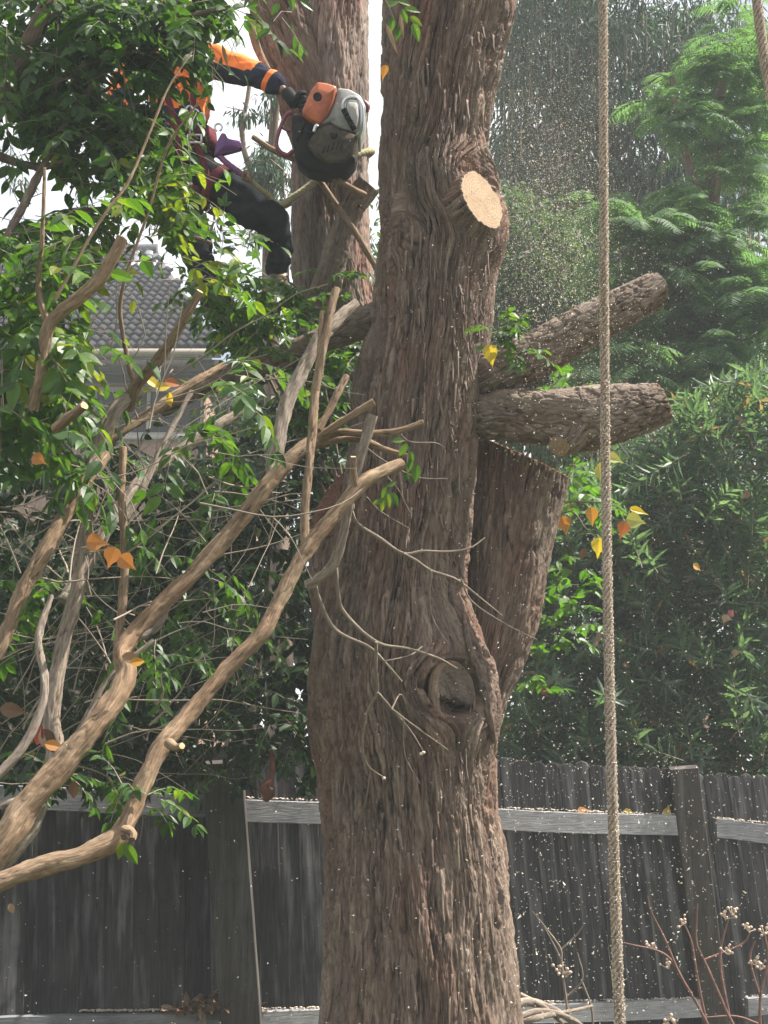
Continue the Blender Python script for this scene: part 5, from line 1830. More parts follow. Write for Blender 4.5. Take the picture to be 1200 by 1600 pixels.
def wrinkle(me, amp, sc, seed):
    n_ = len(me.vertices)
    co = np.zeros(n_ * 3, np.float32)
    me.vertices.foreach_get('co', co)
    no = np.array([v.normal[:] for v in me.vertices])
    co = co.reshape(-1, 3)
    dsp = fbm(co[:, 0] * sc + co[:, 1] * sc * 0.7, co[:, 2] * sc * 1.6, seed, 4) * amp
    co = co + no * dsp[:, None]
    me.vertices.foreach_set('co', co.astype(np.float32).ravel())
    me.update()


kw_ = K(250, DW)
J = lambda x, y, d: P(x, y, d)
pel, sp1, chest, neck, head, crown_ = J(288, 262, 6.78), J(284, 205, 6.80), J(272, 140, 6.80), J(268, 84, 6.78), J(274, 38, 6.72), J(278, 2, 6.72)
rs, re_, rw, rh = J(312, 92, 6.74), J(394, 112, 6.62), J(446, 142, 6.60), J(462, 158, 6.58)
ls_, le, lw, lh = J(226, 96, 6.78), J(184, 146, 6.62), J(222, 192, 6.55), J(244, 204, 6.55)
rhip, rk_, ra, rt_ = J(310, 276, 6.76), J(436, 350, 6.66), J(434, 432, 6.78), J(446, 448, 6.66)
lhip, lk, la, lt_ = J(266, 280, 6.78), J(316, 425, 6.60), J(384, 556, 6.72), J(400, 574, 6.62)
person = empty('person', tuple(pel), 'climber in orange and navy jacket and dark trousers, half hidden by leaves', 'person')
body = skin_mesh('body', {
    'pel': (pel, 0.105), 'sp1': (sp1, 0.095), 'ch': (chest, 0.105), 'nk': (neck, 0.058), 'hd0': (neck.lerp(head, .55), 0.07), 'hd': (head, 0.092), 'cr': (crown_, 0.07),
    'rs': (rs, 0.065), 're': (re_, 0.045), 'rw': (rw, 0.030), 'ls': (ls_, 0.065), 'le': (le, 0.045), 'lw': (lw, 0.030),
    'rhip': (rhip, 0.09), 'rk': (rk_, 0.06), 'ra': (ra, 0.042), 'rt': (rt_, 0.03), 'lhip': (lhip, 0.09), 'lk': (lk, 0.06), 'la': (la, 0.042), 'lt': (lt_, 0.03)},
    [('pel', 'sp1'), ('sp1', 'ch'), ('ch', 'nk'), ('nk', 'hd0'), ('hd0', 'hd'), ('hd', 'cr'), ('ch', 'rs'), ('rs', 're'), ('re', 'rw'), ('ch', 'ls'), ('ls', 'le'), ('le', 'lw'), ('pel', 'rhip'), ('rhip', 'rk'), ('rk', 'ra'), ('ra', 'rt'), ('pel', 'lhip'), ('lhip', 'lk'), ('lk', 'la'), ('la', 'lt')], 'pel')
bo = link('body', body, person, mat=M['skin'])
# face: nose, eyes, mouth, ears; the head is turned down towards the saw
fdir_ = Vector((0.62, -0.70, -0.28)).normalized()
fr_ = Vector((0, 0, 1)).cross(fdir_).normalized()
fu_ = fdir_.cross(fr_)
fc_ = head + fdir_ * 0.088
fb = MB()
fb.rod([(*(fc_ + fu_ * 0.016), 0.008), (*(fc_ + fdir_ * 0.018 - fu_ * 0.012), 0.012), (*(fc_ + fdir_ * 0.004 - fu_ * 0.024), 0.008)], nseg=10, step=0.006)
for s_ in (1, -1):
    e_ = head + fr_ * s_ * 0.092 - fu_ * 0.004
    fb.rod([(*(e_ + fu_ * .028), 0.008), (*(e_ + fr_ * s_ * .008), 0.014), (*(e_ - fu_ * .028), 0.008)], nseg=8, step=0.006)
fb.build('face', M['skin'], person)
eb = MB()
for s_ in (1, -1):
    e_ = head + fdir_ * 0.083 + fr_ * s_ * 0.032 + fu_ * 0.018
    eb.rod([(*(e_ - fr_ * .012), 0.003), (*e_, 0.009), (*(e_ + fr_ * .012), 0.003)], nseg=8, step=0.004)
eb.build('eyes', M['eye'], person)
mb = MB()
m0 = head + fdir_ * 0.086 - fu_ * 0.042
mb.rod([(*(m0 - fr_ * .024), 0.003), (*(m0 + fdir_ * .004), 0.007), (*(m0 + fr_ * .024), 0.003)], nseg=8, step=0.005)
mb.build('mouth', plain('lips', (0.35, 0.13, 0.11), 0.5, 0.1, 30), person)
# helmet: a domed shell with a peak
hv, hf = [], []
na_, nl_ = 28, 9
for i in range(nl_ + 1):
    t_ = i / nl_ * math.radians(98)
    for j in range(na_):
        a_ = j / na_ * 2 * math.pi
        q = head + fu_ * (0.03 + 0.125 * math.cos(t_)) + (fdir_ * math.cos(a_) * 1.12 + fr_ * math.sin(a_)) * (0.118 * math.sin(t_) + (0.03 * max(0, math.cos(a_)) ** 2 if i == nl_ else 0))
        hv.append(tuple(q))
idx = np.arange((nl_ + 1) * na_).reshape(nl_ + 1, na_)
nx = np.roll(idx, -1, 1)
q = np.stack([idx[:-1], idx[1:], nx[1:], nx[:-1]], -1).reshape(-1, 4)
hm = mesh_np('helmet', hv, [q], None, None, True, [M['helmet']])
ho = link('helmet', hm, person)
so_ = ho.modifiers.new('shell', 'SOLIDIFY')
so_.thickness = 0.006
# jacket over trunk and both sleeves
jk = skin_mesh('jacket', {
    'hem': (pel.lerp(sp1, .55), 0.128), 'sp1': (sp1, 0.135), 'ch': (chest, 0.155), 'nk': (neck.lerp(chest, .12), 0.082),
    'rs': (rs, 0.095), 'ru': (rs.lerp(re_, .5), 0.092), 're': (re_, 0.078), 'rf': (re_.lerp(rw, .5), 0.066), 'rw': (rw, 0.050),
    'ls': (ls_, 0.088), 'lu': (ls_.lerp(le, .5), 0.078), 'le': (le, 0.066), 'lf': (le.lerp(lw, .5), 0.056), 'lw': (lw, 0.044)},
    [('hem', 'sp1'), ('sp1', 'ch'), ('ch', 'nk'), ('ch', 'rs'), ('rs', 'ru'), ('ru', 're'), ('re', 'rf'), ('rf', 'rw'), ('ch', 'ls'), ('ls', 'lu'), ('lu', 'le'), ('le', 'lf'), ('lf', 'lw')], 'ch', 4)
jk.materials.append(M['orange'])
jk.materials.append(M['navy'])


def along(p, a, b_):
    d = b_ - a
    return (p - a).dot(d) / d.dot(d)


for p in jk.polygons:
    c = Vector(p.center)
    mi = 0
    best = None
    for nm_, chain in (('r', (rs, re_, rw)), ('l', (ls_, le, lw))):
        for k_ in range(2):
            t_ = along(c, chain[k_], chain[k_ + 1])
            ax = chain[k_].lerp(chain[k_ + 1], min(1, max(0, t_)))
            dd = (c - ax).length
            if dd < 0.105 and (best is None or dd < best[0]) and t_ > (0.12 if k_ == 0 else -0.1):
                best = (dd, nm_, k_, t_, c.z - ax.z + 0.2 * (ax.y - c.y))
    if best:
        dd, nm_, k_, t_, hz_ = best
        if k_ == 0:
            mi = 0 if hz_ > -0.012 else 1
        else:
            mi = 0 if 0.46 < t_ < 0.60 or (t_ < 0.12 and hz_ > -0.005) else 1
    else:
        mi = 0 if c.z > J(285, 168 + 6 * math.sin(c.x * 40), 6.7).z else 1
    p.material_index = mi
wrinkle(jk, 0.020, 9, 5)
link('jacket', jk, person)
tr = skin_mesh('trousers', {
    'w': (pel.lerp(sp1, .5), 0.122), 'pel': (pel, 0.135), 'rhip': (rhip, 0.112), 'rm': (rhip.lerp(rk_, .5), 0.100), 'rk': (rk_, 0.084), 'rm2': (rk_.lerp(ra, .45), 0.074), 'ra': (ra, 0.058),
    'lhip': (lhip, 0.112), 'lm': (lhip.lerp(lk, .5), 0.100), 'lk': (lk, 0.084), 'lm2': (lk.lerp(la, .45), 0.074), 'la': (la, 0.058)},
    [('w', 'pel'), ('pel', 'rhip'), ('rhip', 'rm'), ('rm', 'rk'), ('rk', 'rm2'), ('rm2', 'ra'), ('pel', 'lhip'), ('lhip', 'lm'), ('lm', 'lk'), ('lk', 'lm2'), ('lm2', 'la')], 'pel', 3)
wrinkle(tr, 0.034, 11, 9)
link('trousers', tr, person, mat=M['trouser'])
for a_, t_ in ((ra, rt_), (la, lt_)):
    bt = skin_mesh('boot', {'a': (a_ + Vector((0, 0, .05)), 0.058), 'h': (a_ - Vector((0, 0, .035)), 0.056), 'm': (a_.lerp(t_, .6) - Vector((0, 0, .03)), 0.050), 't': (t_ + (t_ - a_) * .9 - Vector((0, 0, .01)), 0.040)}, [('a', 'h'), ('h', 'm'), ('m', 't')], 'h')
    link('boot', bt, person, mat=M['boot'])


def glove(wrist, palm, fdirs, thumb, name='glove'):
    jj = {'w': (wrist, 0.034), 'p0': (wrist.lerp(palm, .5), 0.038), 'p': (palm, 0.040)}
    ed = [('w', 'p0'), ('p0', 'p')]
    me0 = skin_mesh(name, jj, ed, 'p0')
    o = link(name, me0, person, mat=M['glove'])
    for i, (off, d1, d2, d3, L) in enumerate(fdirs):
        b_ = palm + off
        a1 = b_ + d1 * L * 0.45
        a2 = a1 + d2 * L * 0.32
        a3 = a2 + d3 * L * 0.25
        fm = skin_mesh('finger', {'0': (b_ - d1 * 0.02, 0.0125), '1': (a1, 0.0118), '2': (a2, 0.0108), '3': (a3, 0.009)}, [('0', '1'), ('1', '2'), ('2', '3')], '0')
        link('finger', fm, o, mat=M['glove'])
    t0, t1, t2 = thumb
    tm = skin_mesh('thumb', {'0': (t0, 0.017), '1': (t1, 0.014), '2': (t2, 0.011)}, [('0', '1'), ('1', '2')], '0')
    link('thumb', tm, o, mat=M['glove'])


x_, y_, z_ = Vector((1, 0, 0)), Vector((0, 1, 0)), Vector((0, 0, 1))
palm = J(463, 163, 6.57)
fd = []
for i in range(4):
    off = (x_ * 0.35 - z_ * 0.94) * (0.021 * (i - 1.4)) + x_ * 0.018
    fd.append((off, (x_ * .8 - y_ * .5).normalized(), (x_ * .5 + y_ * .6 - z_ * .2).normalized(), (y_ * .9 - x_ * .4).normalized(), (0.082, 0.09, 0.085, 0.068)[i]))
glove(rw, palm, fd, (palm + z_ * 0.02 - y_ * .02, palm + z_ * .05 + x_ * .02 - y_ * .025, palm + z_ * .055 + x_ * .05 - y_ * .01))
palm = lh
fd = []
for i in range(4):
    off = z_ * (0.021 * (1.4 - i)) + x_ * 0.018
    fd.append((off, (x_ * .8 - y_ * .4 - z_ * .1).normalized(), (x_ * .4 + y_ * .7).normalized(), (y_ * .9 - x_ * .5).normalized(), (0.082, 0.09, 0.085, 0.068)[i]))
glove(lw, palm, fd, (palm + z_ * 0.02 - y_ * .02, palm + z_ * .045 + x_ * .02 - y_ * .02, palm + z_ * .05 + x_ * .045))


def band(c, axis, rx, ry, h, th, mb, ref=None, n=40, wob=0.004):
    axis = Vector(axis).normalized()
    a = Vector(ref or (1, 0, 0))
    a = (a - axis * a.dot(axis)).normalized()
    b_ = axis.cross(a)
    V = []
    for j in range(n):
        an = j / n * 2 * math.pi
        rad = a * math.cos(an) * rx + b_ * math.sin(an) * ry
        u = rad.normalized()
        c2 = c + rad + axis * (wob * math.sin(an * 3))
        for (dr, dz) in ((-th / 2, -h / 2), (th / 2, -h / 2 + .004), (th / 2, h / 2 - .004), (-th / 2, h / 2)):
            V.append(tuple(c2 + u * dr + axis * dz))
    idx = np.arange(n * 4).reshape(n, 4)
    nx = np.roll(idx, -1, 0)
    q = np.stack([idx, np.roll(idx, -1, 1), np.roll(nx, -1, 1), nx], -1).reshape(-1, 4)
    mb.add(V, [q])


hb_ = MB()
band(pel.lerp(sp1, .62), sp1 - pel, 0.165, 0.15, 0.105, 0.024, hb_)
harness = hb_.build('harness', M['harness'], person)
for a_, b2 in ((rhip, rk_), (lhip, lk)):
    lb_ = MB()
    band(a_.lerp(b2, .28), b2 - a_, 0.128, 0.128, 0.05, 0.014, lb_, ref=(0, 0, 1))
    lb_.build('leg_loop', M['harness'], harness)
for pts in ([J(300, 80, 6.62), J(303, 130, 6.60), J(300, 185, 6.62), J(300, 225, 6.60)], [J(250, 84, 6.64), J(256, 130, 6.60), J(270, 180, 6.62), J(280, 225, 6.60)], [J(308, 225, 6.6), J(318, 255, 6.62), J(326, 285, 6.64)], [J(280, 225, 6.6), J(282, 258, 6.62), J(284, 290, 6.66)]):
    sb_ = MB()
    sb_.rod([(*p, 0.017) for p in pts], nseg=10, step=0.02)
    sb_.build('strap', M['harness'], harness)
bk_ = MB()
bc = J(304, 217, 6.585)
for (dx, dz, sx, sz) in ((0, .020, .075, .010), (0, -.020, .075, .010), (-.034, 0, .010, .05), (.034, 0, .010, .05)):
    bk_.box((bc.x + dx, bc.y, bc.z + dz), sx, 0.012, sz, None, .5, .003)
bk_.build('buckle', M['steel'], harness)
for k_ in range(3):
    cb = MB()
    c = J(296 + k_ * 9, 176 + k_ * 5, 6.59)
    rr = [(c.x + .02 * math.cos(a), c.y + .004 * k_, c.z + .036 * math.sin(a), 0.005) for a in np.linspace(0, 2 * math.pi, 18)]
    cb.rod(rr, nseg=8, step=0.008)
    cb.build('carabiner', M['steel'], harness)
pk = MB()
pk.rod([(*J(186, 215, 6.78), 0.06), (*J(184, 245, 6.78), 0.085), (*J(188, 285, 6.78), 0.08), (*J(196, 300, 6.78), 0.05)], nseg=16, step=0.02)
pk.build('tool_pouch', M['navy'], harness)

# climbing lanyard: rope grab, sheath, knot, rope round the rear trunk
M['olive_rope'] = plain('olive_braided_rope', (0.24, 0.21, 0.11), 0.85, 0.35, 120, bmp=0.6)


def rope(name, rows_, mat, parent, strands=3, pitch=0.05, nseg=18, step=0.006, label=None, depth=0.16):
    A_ = catmull(rows_, step)
    p = A_[:, :3]
    r_ = A_[:, 3]
    T_ = np.gradient(p, axis=0)
    T_ /= np.linalg.norm(T_, axis=1)[:, None] + 1e-9
    e1 = np.cross(T_, [0.31, 0.95, 0.05])
    for i in range(1, len(e1)):
        e1[i] = e1[i - 1] - T_[i] * (e1[i - 1] @ T_[i])
        e1[i] /= np.linalg.norm(e1[i]) + 1e-9
    e1[0] = e1[min(1, len(e1) - 1)]
    e2 = np.cross(T_, e1)
    v_ = np.concatenate([[0], np.cumsum(np.linalg.norm(np.diff(p, axis=0), axis=1))])
    th = np.linspace(0, 2 * math.pi, nseg, endpoint=False)
    TH, VV = np.meshgrid(th, v_)
    ph = strands * TH - 2 * math.pi * VV / pitch * strands / 3
    lobe = np.abs(np.cos(ph / 2)) ** 0.7
    rad = r_[:, None] * (1 - depth + depth * lobe + 0.06 * fbm(TH * 3, VV * 150, 5, 2))
    V = p[:, None] + rad[:, :, None] * (np.cos(TH)[..., None] * e1[:, None] + np.sin(TH)[..., None] * e2[:, None])
    n_ = len(p)
    idx = np.arange(n_ * nseg).reshape(n_, nseg)
    nx = np.roll(idx, -1, 1)
    q = np.stack([idx[:-1], nx[:-1], nx[1:], idx[1:]], -1).reshape(-1, 4)
    me = mesh_np(name, V.reshape(-1, 3), [q, idx[:1, ::-1], idx[-1:]], np.stack([TH * 0.02, VV], -1).reshape(-1, 2), {'h': lobe.ravel(), 'cid': lobe.ravel()}, True, [mat])
    return link(name, me, parent, label=label), p, r_, V


lan = empty('climbing_lanyard', tuple(J(437, 320, 6.72)), 'climbing lanyard with purple rope grab and olive rope looped round the rear trunk', 'rope')
rope('rope', px_path([(384, 277, 6.55, 4.5), (410, 298, 6.58, 4.5), (436, 320, 6.68, 5), (458, 308, 6.80, 5.5), (485, 289, 6.875, 5.5), (520, 264, 6.88, 5.5), (552, 243, 6.95, 5.5), (580, 236, 7.1, 5.5), (570, 246, 7.27, 5.5), (515, 285, 7.34, 5.5), (455, 316, 7.25, 5.5), (436, 324, 7.02, 5.5), (433, 324, 6.80, 5)]), M['olive_rope'], lan, 3, 0.035)
rope('sheath', px_path([(342, 243, 6.54, 5), (356, 256, 6.54, 5), (378, 272, 6.55, 5)]), M['purple_rope'], lan, 2, 0.02)
kn_ = MB()
for k_ in range(3):
    c = J(383 + k_ * 3, 274 + k_ * 2.5, 6.54)
    kn_.rod([(c.x + .017 * math.cos(a) * (1 if k_ % 2 else .6), c.y + .014 * math.sin(a), c.z + .017 * math.cos(a + 1 + k_), 0.009) for a in np.linspace(0, 2 * math.pi, 14)], nseg=8, step=0.008)
kn_.build('knot', plain('brown_rope_knot', (0.2, 0.12, 0.08), 0.9, 0.3, 100, bmp=0.5), lan)


def prism(poly, d0, d1, mb, bev=2.0):
    """closed bevelled plate whose outline is a polygon given where it stands (px at its own depth)"""
    n_ = len(poly)
    cx = sum(p[0] for p in poly) / n_
    cy_ = sum(p[1] for p in poly) / n_
    # densify the outline so corners round off
    pts = np.array(poly, float)
    for _ in range(2):
        a = pts * 0.88 + np.roll(pts, -1, 0) * 0.12
        b_ = pts * 0.12 + np.roll(pts, -1, 0) * 0.88
        pts = np.stack([a, b_], 1).reshape(-1, 2)
    n_ = len(pts)
    rad = np.hypot(pts[:, 0] - cx, pts[:, 1] - cy_).mean()
    V = []
    bd = bev * K(cy_, d0)
    for dd, k_ in ((d0, 1 - bev / rad), (d0 + bd, 1.0), (d1 - bd, 1.0), (d1, 1 - bev / rad)):
        for (x, y) in pts:
            q = P(cx + (x - cx) * k_, cy_ + (y - cy_) * k_, d0)
            V.append((q.x, dd, q.z))
    idx = np.arange(4 * n_).reshape(4, n_)
    nx = np.roll(idx, -1, 1)
    q = np.stack([idx[:-1], nx[:-1], nx[1:], idx[1:]], -1).reshape(-1, 4)
    V += [tuple(np.mean(np.array(V[:n_]), 0)), tuple(np.mean(np.array(V[3 * n_:4 * n_]), 0))]
    f0 = np.stack([np.full(n_, 4 * n_), nx[0], idx[0]], -1)
    f1 = np.stack([np.full(n_, 4 * n_ + 1), idx[3], nx[3]], -1)
    mb.add(V, [q, np.vstack([f0, f1])])


pg = MB()
prism([(334, 244), (338, 222), (346, 207), (352, 208), (356, 216), (377, 220), (378, 233), (352, 240)], 6.52, 6.55, pg, 1.5)
pgo = pg.build('rope_grab', M['purple'], lan)
hk = MB()
c = J(341, 199, 6.535)
hk.rod([(c.x + .018 * math.cos(a), c.y, c.z + .020 * math.sin(a), 0.0055) for a in np.linspace(-1.2, 4.4, 16)], nseg=8, step=0.006)
hk.build('hook', M['steel'], pgo)

# chainsaw
saw = empty('chainsaw', tuple(J(510, 200, 6.55)), 'orange, grey and black chainsaw held against the rear trunk', 'chainsaw')
M['saw_orange'] = plain('saw_orange_plastic', (0.42, 0.10, 0.03), 0.5, 0.3, 25, bmp=0.1)
M['saw_grey'] = plain('saw_grey_plastic', (0.26, 0.255, 0.24), 0.5, 0.4, 18, bmp=0.1)
M['saw_black'] = plain('saw_black_plastic', (0.010, 0.010, 0.011), 0.7, 0.5, 25, bmp=0.2, spec=0.15)
M['saw_dirty'] = plain('saw_dusty_casing', (0.075, 0.062, 0.047), 0.9, 0.5, 25, bmp=0.2, spec=0.1)
M['dark_red'] = plain('dark_red_plastic', (0.16, 0.03, 0.04), 0.5, 0.1, 20)
sw = MB()
prism([(496, 127), (510, 129), (526, 134), (522, 155), (512, 178), (500, 193), (484, 186), (471, 174), (478, 158), (486, 140)], 6.45, 6.60, sw, 2.5)
swc = sw.build('top_cover', M['saw_orange'], saw)
c = J(496, 151, 6.446)
sw = MB()
sw.rod([(c.x, c.y + .004, c.z, 0.021), (c.x, c.y - .004, c.z, 0.021)], nseg=20, step=0.004)
sw.build('cover_knob', M['saw_black'], swc)
sw = MB()
prism([(528, 136), (545, 138), (563, 148), (572, 166), (570, 190), (562, 212), (552, 205), (530, 200), (516, 190), (500, 194), (514, 178), (523, 156)], 6.47, 6.68, sw, 3)
swb = sw.build('starter_housing', M['saw_grey'], saw)
sw = MB()
prism([(501, 197), (517, 193), (532, 202), (552, 208), (560, 214), (552, 236), (540, 250), (512, 252), (490, 238), (480, 222), (492, 206)], 6.455, 6.66, sw, 3)
swd = sw.build('clutch_casing', M['saw_dirty'], saw)
sw = MB()
prism([(516, 207), (520, 206), (523, 209), (526, 207), (528, 211), (525, 216), (520, 217), (516, 213)], 6.450, 6.458, sw, 0.6)
sw.build('emblem', M['saw_black'], swd)
for k_ in range(5):
    sw = MB()
    a_, b2 = J(504 + k_ * 7, 240 - k_ * 2, 6.452), J(508 + k_ * 7, 228 - k_ * 2, 6.452)
    sw.rod([(*a_, 0.003), (*b2, 0.003)], nseg=6, step=0.01)
    sw.build('cooling_slot', M['saw_black'], swd)
sw = MB()
prism([(456, 176), (470, 178), (484, 190), (498, 196), (488, 208), (478, 224), (490, 242), (512, 256), (540, 254), (552, 240), (556, 246), (544, 262), (512, 268), (482, 262), (462, 248), (456, 215)], 6.49, 6.64, sw, 3)
sw.build('handle_base', M['saw_black'], saw)
sw = MB()
sw.rod(px_path([(456, 176, 6.55, 4), (447, 180, 6.55, 3.5), (438, 200, 6.55, 3.2), (432, 222, 6.55, 3.2), (436, 235, 6.55, 3.4), (448, 243, 6.55, 4), (458, 236, 6.55, 4)]), nseg=10, step=0.008)
sw.rod(px_path([(438, 197, 6.55, 2.6), (446, 202, 6.55, 2.6), (455, 205, 6.55, 2.6)]), nseg=8, step=0.008)
sw.build('rear_handle', M['dark_red'], saw)
sw = MB()
sw.rod(px_path([(537, 172, 6.43, 3.4), (537, 160, 6.42, 3.4), (545, 153, 6.42, 3.4), (558, 154, 6.42, 3.4), (565, 166, 6.42, 3.4), (566, 190, 6.43, 3.4), (563, 206, 6.45, 3.4), (556, 214, 6.48, 3.4)]), nseg=12, step=0.008)
fh = sw.build('front_handle', M['steel'], saw)
sw = MB()
for k_ in range(6):
    t_ = k_ / 5
    sw.rod(px_path([(537 + 14 * t_, 171 + 27 * t_, 6.43, 4.6), (539 + 14 * t_, 174.5 + 27 * t_, 6.43, 4.6)]), nseg=10, step=0.006)
sw.rod(px_path([(536, 169, 6.435, 3.6), (554, 202, 6.435, 3.6)]), nseg=10, step=0.01)
sw.build('handle_grip', M['saw_black'], fh)
sw = MB()
prism([(543, 158), (558, 160), (561, 180), (557, 200), (549, 192), (541, 172)], 6.462, 6.475, sw, 1.5)
sw.build('pull_cover', plain('saw_pale_cover', (0.5, 0.49, 0.46), 0.5, 0.1, 20), swb)
sw = MB()
sw.rod(px_path([(568, 160, 6.5, 5), (573, 166, 6.5, 5.5), (572, 174, 6.5, 4.5)]), nseg=12, step=0.006)
sw.build('fuel_cap', M['dark_red'], saw)
sw = MB()
a_ = J(500, 214, 6.64)
b2 = Vector((a_.x + 0.10, a_.y + 0.44, a_.z - 0.03))
ax_ = (b2 - a_).normalized()
sd_ = ax_.cross(Vector((0, 0, 1))).normalized()
upv = sd_.cross(ax_)
M3 = np.array([[ax_.x, sd_.x, upv.x], [ax_.y, sd_.y, upv.y], [ax_.z, sd_.z, upv.z]])
sw.box(tuple(a_.lerp(b2, .5)), (b2 - a_).length, 0.006, 0.075, M3, .5, .003)
bar_ = sw.build('guide_bar', M['steel'], saw)
sw = MB()
for k_ in range(30):
    t_ = k_ / 29
    for s_ in (1, -1):
        sw.box(tuple(a_.lerp(b2, t_) + upv * s_ * 0.041), 0.010, 0.008, 0.009, M3)
sw.build('chain', M['saw_black'], bar_)
# silver bracket by the hand and lever
sw = MB()
sw.rod(px_path([(490, 206, 6.44, 2.5), (494, 196, 6.44, 3), (497, 198, 6.44, 2.5)]), nseg=8, step=0.006)
sw.build('choke_lever', M['steel'], saw)
sw = MB()
sw.rod(px_path([(463, 222, 6.47, 3), (470, 204, 6.45, 4), (476, 192, 6.45, 3.5)]), nseg=10, step=0.006)
sw.build('hand_guard', M['saw_black'], saw)

# =================================================================== HANGING ROPES
M['rope'] = bark_mat('tan_braided_rope', (0.12, 0.085, 0.066), (0.235, 0.18, 0.142), (0.33, 0.265, 0.215), (0.29, 0.225, 0.12), 0.45)


def hanging(label, pts, d, seed, nchip):
    rows_ = px_path([(x, y, d, r_) for x, y, r_ in pts])
    root = empty('hanging_rope', tuple(P(pts[-1][0], pts[-1][1], d)), label, 'rope', 'ropes hanging in front of the camera')
    o, p, r_, V = rope('rope', rows_, M['rope'], root, 6, 0.03, 24, 0.003, depth=0.12)
    mb = MB()
    for i in range(nchip):
        k_ = random.randrange(len(p))
        j = random.randrange(V.shape[1])
        c = V[k_, j]
        s_ = random.uniform(0.0009, 0.0024)
        mb.box(c, s_ * random.uniform(1, 2.2), s_, s_ * 0.7, np.array(Matrix.Rotation(random.uniform(0, 6), 3, 'X') @ Matrix.Rotation(random.uniform(0, 6), 3, 'Z')), random.random())
    mb.build('wood_dust', M['chips'], root, kind='stuff')
    fz = MB()
    for i in range(nchip):
        k_ = random.randrange(len(p))
        j = random.randrange(V.shape[1])
        c = V[k_, j]
        u = c - p[k_]
        u /= np.linalg.norm(u)
        e_ = c + u * random.uniform(0.001, 0.0045) + np.array([0, 0, random.uniform(-.002, .002)])
        w_ = np.cross(u, [0, 0, 1.0]) * 0.0003
        fz.add([c - w_, c + w_, e_, c + [0, 0, .0006]], [np.array([[0, 1, 2], [1, 3, 2], [3, 0, 2]])])
    fz.build('fuzz', M['rope'], root, kind='stuff')
    return root


hanging('long fuzzy tan rope hanging full height just right of the trunk', [(941, -260, 7), (942, -30, 7), (943, 200, 7), (944, 450, 7.2), (946, 700, 7.4), (949, 900, 7.6), (953, 1100, 8), (957, 1250, 8.2), (962, 1420, 8.4), (968, 1600, 8.6), (973, 1760, 8.8)], 3.0, 1, 5500)
hanging('short length of rope crossing the top right corner', [(1160, -300, 8), (1178, -60, 8), (1186, 30, 8), (1197, 105, 8), (1214, 200, 8), (1245, 380, 8)], 2.9, 2, 900)

# =================================================================== FLYING SAWDUST
pn_ = []
sz_ = []


def dust(n, cx, cy, sx, sy, d0, d1, s0, s1, gauss=True):
    for i in range(n):
        if gauss:
            px, py = R.normal(cx, sx), R.normal(cy, sy)
        else:
            px, py = R.uniform(cx - sx, cx + sx), R.uniform(cy - sy, cy + sy)
        d = R.uniform(d0, d1)
        pn_.append(tuple(P(px, py, d)))
        sz_.append(0.72 * R.uniform(s0, s1) * (1.8 if R.uniform() < .04 else 1))


dust(4600, 872, 320, 62, 130, 5.0, 7.6, 0.0022, 0.0052)
dust(2600, 885, 470, 75, 120, 4.6, 7.4, 0.0022, 0.0050)
dust(1800, 980, 300, 180, 260, 4.6, 8.0, 0.002, 0.0042)
dust(1300, 950, 800, 240, 420, 4.2, 7.8, 0.002, 0.0045, False)
dust(1500, 930, 1330, 150, 200, 4.5, 7.6, 0.0025, 0.0060)
dust(700, 1000, 1350, 220, 230, 4.2, 7.6, 0.0025, 0.0055, False)
dust(260, 300, 1350, 320, 260, 4.2, 7.0, 0.002, 0.0048, False)
dust(110, 700, 900, 160, 700, 4.2, 5.4, 0.0018, 0.0040, False)
dust(150, 590, 190, 22, 60, 6.0, 7.0, 0.0018, 0.0032)
dust(30000, 845, 290, 80, 160, 5.2, 8.2, 0.0007, 0.0014)
dust(30000, 835, 250, 70, 130, 5.6, 8.2, 0.0009, 0.0016)
dust(6000, 980, 350, 200, 260, 5.2, 8.2, 0.0007, 0.0013)
pp = np.array(pn_)
zz = np.array(sz_)
n_ = len(pp)
tet = np.array([[0, 0, 1.3], [.8, 0, -.5], [-.4, .7, -.5], [-.4, -.7, -.5]])
q_ = R.normal(0, 1, (n_, 4))
q_ /= np.linalg.norm(q_, axis=1)[:, None]
a, b_, c_, d_ = q_.T
RM = np.stack([1 - 2 * (c_**2 + d_**2), 2 * (b_ * c_ - d_ * a), 2 * (b_ * d_ + c_ * a), 2 * (b_ * c_ + d_ * a), 1 - 2 * (b_**2 + d_**2), 2 * (c_ * d_ - b_ * a), 2 * (b_ * d_ - c_ * a), 2 * (c_ * d_ + b_ * a), 1 - 2 * (b_**2 + c_**2)], -1).reshape(-1, 3, 3)
st_ = tet[None] * (zz[:, None, None] * np.stack([R.uniform(.5, 1, n_), R.uniform(.5, 1, n_), R.uniform(.8, 1.6, n_)], -1)[:, None, :])
V = np.einsum('nij,nkj->nki', RM, st_) + pp[:, None]
fc = np.array([[0, 1, 2], [0, 2, 3], [0, 3, 1], [1, 3, 2]])[None] + (np.arange(n_) * 4)[:, None, None]
M['flying'] = leaf_mat('airborne_sawdust', [(0, (0.75, 0.68, 0.58)), (1, (0.85, 0.8, 0.72))], 0.4, 0.9, 0.1, (1, 1, 1))
fo = link('flying_sawdust', mesh_np('flying_sawdust', V.reshape(-1, 3), [fc.reshape(-1, 3)], None, {'rnd': np.repeat(R.uniform(0, 1, n_), 4)}, False, [M['flying']]))
tag(fo, 'pale sawdust and chips flying through the air around the trunk', 'sawdust', kind='stuff')

